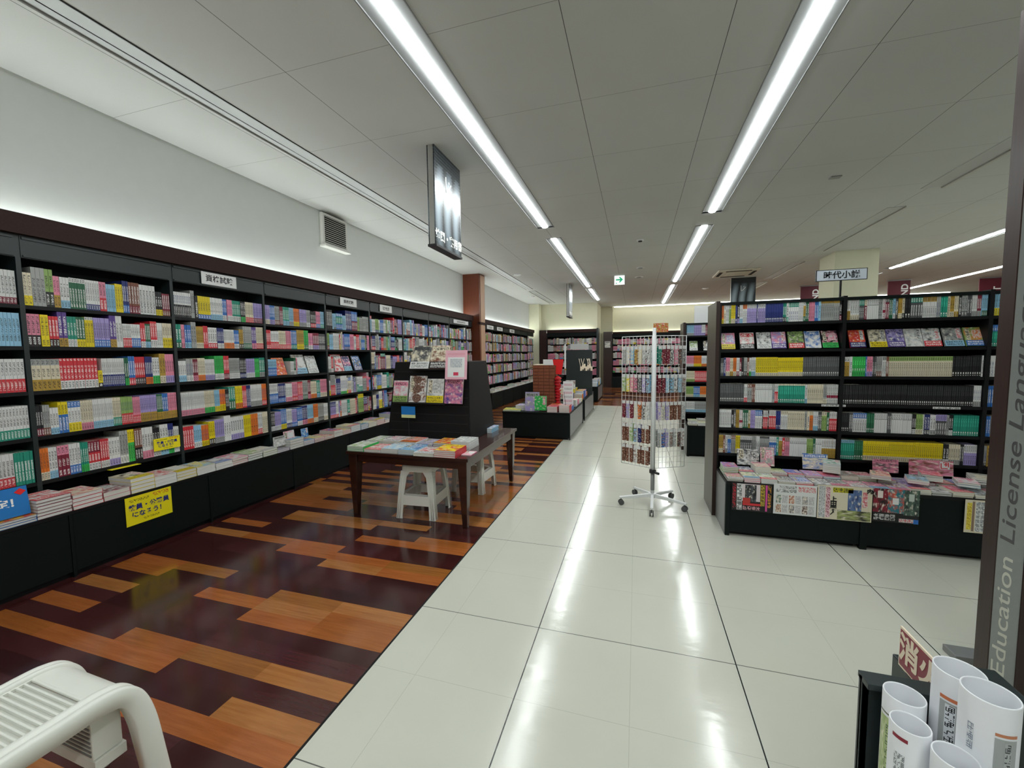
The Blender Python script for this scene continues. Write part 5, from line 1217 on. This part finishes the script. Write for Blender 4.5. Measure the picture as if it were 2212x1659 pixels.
# back stand and tubes
t = empty('back_stand', (.80, 1.165, 0)); tag(t, 'dark green upright board behind the white rolled posters', 'stand')
boxo('board_panel', M['green'], (-.262, .25, -.008, .008, 0, .60), t, .002); boxo('top_lip', M['green'], (-.262, .25, -.035, .012, .588, .603), t, .001); boxo('side_fin', M['green'], (-.262, -.247, -.008, -.0, .0, .60), t)
t = empty('tube_stand', (.68, 1.0, 0)); tag(t, 'low dark tray holding the white rolled posters', 'tray')
boxo('tray_floor', M['greenb'], (-.16, .30, -.14, .15, .0, .14), t, .003)
def roll(x, y, z, r, ang, lab, kind, z0=.1405):
    """hollow roll of thick white paper with a printed label strip; ang turns the label"""
    t = empty('rolled_poster', (x, y, z0)); tag(t, lab, 'rolled poster', 'white rolled posters in the tray'); h = z - z0; n = 40
    mb = MB()
    def ring(rad, zz): return [(rad * math.cos(2 * PI * k / n), rad * math.sin(2 * PI * k / n), zz) for k in range(n)]
    mb.loft([ring(r, 0), ring(r, h - .002), ring(r - .0006, h - .0004), ring(r - .0018, h), ring(r - .0028, h - .001), ring(r - .003, h - .003), ring(r - .003, h - .22)], cap=False, sm=True)
    mb.loft([ring(r - .003, h - .22), ring(.002, h - .22)], cap=False)
    mb.build('roll', M['rollw'], t)
    lb = MB()
    def patch(a0, a1, z0_, z1_, mi, c, ik=(0, 0, 0), uv=None, e=.0005):
        m_ = 10
        for k in range(m_):
            b0, b1 = a0 + (a1 - a0) * k / m_, a0 + (a1 - a0) * (k + 1) / m_; rr_ = r + e
            P = [(rr_ * math.cos(b), rr_ * math.sin(b), zz) for b, zz in ((b0, h - z0_), (b1, h - z0_), (b1, h - z1_), (b0, h - z1_))]
            U = None
            if uv: u0, v0, u1, v1 = uv; U = [(u0 + (u1 - u0) * k / m_, v0), (u0 + (u1 - u0) * (k + 1) / m_, v0), (u0 + (u1 - u0) * (k + 1) / m_, v1), (u0 + (u1 - u0) * k / m_, v1)]
            lb.face(P, mi, c, ik, U)
    a = ang
    Wt = hx('dfe3e6')
    if kind == 'strip':      # orange frame, grey title column with black characters
        patch(a - .65, a + .55, .050, .058, 0, hx('d0764c')); patch(a + .30, a + .50, .062, .30, 0, hx('c8643c')); patch(a - .65, a + .02, .062, .30, 0, hx('a9adaa')); patch(a + .06, a + .14, .062, .30, 0, hx('7c8886'))
        patch(a - .42, a - .02, .066, .17, 1, Wt, hx('14171a'), (3, 0, 4, 6), .0009)
        patch(a - .65, a + .02, .20, .24, 2, hx('8c9488'), hx('4c5650'), (1, 1, 3, 2), .0009)
    elif kind == 'side':
        patch(a - .15, a + .65, .052, .058, 0, hx('c4805c')); patch(a - .15, a + .65, .062, .34, 0, hx('a7acab')); patch(a + .18, a + .42, .068, .19, 1, hx('b4b9b8'), hx('2c3034'), (3, 0, 4, 6), .0009); patch(a - 1.05, a - .80, .055, .11, 1, Wt, hx('8890a0'), (5, 0, 6, 3))
    elif kind == 'code':
        patch(a - .45, a + .35, .018, .026, 0, hx('8c2034')); patch(a - .30, a + .25, .055, .115, 1, Wt, hx('5c6468'), (2, 2, 5, 6)); 
    elif kind == 'green':
        patch(a - .5, a + .5, .045, .049, 0, hx('6c7060')); patch(a - .5, a + .35, .055, .24, 2, hx('a4b878'), hx('c0cc9c'), (1, 1, 3, 4)); patch(a + .0, a + .3, .07, .2, 1, hx('b0c088'), hx('5c7048'), (1, 1, 2, 6), .0009)
    lb.build('label', PR, t, printed=True)
FA = math.radians(-122)
roll(.590, 1.095, .62, .037, FA - .75, 'white rolled poster with green label, standing at the tray corner by the dark green board', 'green')
roll(.684, 1.095, .70, .042, FA + .0, 'tall white rolled poster with black characters and orange frame beside the red sign', 'strip')
roll(.664, .985, .735, .041, FA + .35, 'widest white rolled poster with orange line at its shoulder, beside the grey panel', 'side')
roll(.556, 1.008, .62, .033, FA - .35, 'white rolled poster with maroon dash and dark code block', 'code')
roll(.594, .945, .62, .034, FA, 'white rolled poster with dark code block, in front of the tall one', 'code')
roll(.625, .880, .62, .031, FA, 'plain white rolled poster lowest in the corner', 'none')
roll(.77, .93, .62, .030, FA, 'white rolled poster cut off at the photo edge by the walnut panel', 'none')
# fire extinguisher sign
t = empty('fire_extinguisher_sign', (.705, 1.28, 0)); tag(t, 'small maroon and cream fire extinguisher sign behind the rolled posters', 'sign')
boxo('sign_plate', M['letterc'], (0, .004, -.10, .062, .528, .640), t); boxo('red_field', M['maroons'], (-.0008, .0, -.096, .058, .534, .634), t)
text('消火', .082, M['letterc'], t, loc=(-.0014, -.022, .584), rot=(PI / 2, 0, -PI / 2), bold=.0022)
boxo('post', M['dark'], (0, .01, -.03, .03, 0, .53), t)
o = boxo('dark_box', M['green'], (.72, .95, 1.20, 1.40, 0, .52), None, .003); o.name = 'equipment_box'; tag(o, 'dark green box under the small maroon sign', 'box')
o = boxo('floor_foot', M['grey'], (1.38, 1.62, 2.235, 2.32, 0, .03), None, .003); o.name = 'panel_foot'; tag(o, 'flat grey foot plate on the floor behind the grey lettered panel', 'foot plate')

# ================================================================ turn the printed things into objects
LIMIT = {'book': 300, 'pocket_paperback': 300, 'stacked_book': 300, 'stacked_paperback': 300, 'stacked_cookbook': 300, 'island_book': 160}
kinds = {}
for it in ITEMS: kinds.setdefault(it['kind'], []).append(it)
for kd, its in kinds.items():
    its.sort(key=lambda i: -i['area'])
    keep = [i for i in its[:LIMIT.get(kd, 300)] if i['area'] > 0]; keepset = {i['n'] for i in keep}
    for it in keep:
        if it['key'] not in CACHE:
            a, b = it['make'](); CACHE[it['key']] = (a.mesh(kd, PR, True), b.mesh('page_block', PR, True) if b else None)
        me, pg = CACHE[it['key']]
        o = bpy.data.objects.new(kd, me); LINK(o); o.matrix_world = it['mat']; tag(o, it['label'], it['cat'], it['group'])
        if pg: p = bpy.data.objects.new('page_block', pg); LINK(p); p.parent = o
    rest = [i for i in its if i['n'] not in keepset]
    if rest:
        big = MB(); lc = {}
        for it in rest:
            if it['key'] not in lc:
                a, b = it['low'](); m = MB(); m.add(a); 
                if b: m.add(b)
                lc[it['key']] = m
            big.add(lc[it['key']], it['mat'])
        o = big.build({'book': 'shelved_books', 'pocket_paperback': 'shelved_paperbacks', 'stacked_book': 'ledge_book_piles', 'stacked_paperback': 'paperback_piles', 'stacked_cookbook': 'cookery_book_piles', 'island_book': 'island_book_piles'}[kd], PR, printed=True)
        tag(o, {'book': 'the many smaller and farther books filling the remaining wall shelves', 'pocket_paperback': 'the remaining paperbacks on the free-standing shelves', 'stacked_book': 'the remaining lying books along the wall ledge',
                'stacked_paperback': 'the remaining lying paperbacks on the ledges', 'stacked_cookbook': 'remaining cookery books', 'island_book': 'remaining piles of books on the islands'}[kd], 'books', None, 'stuff')
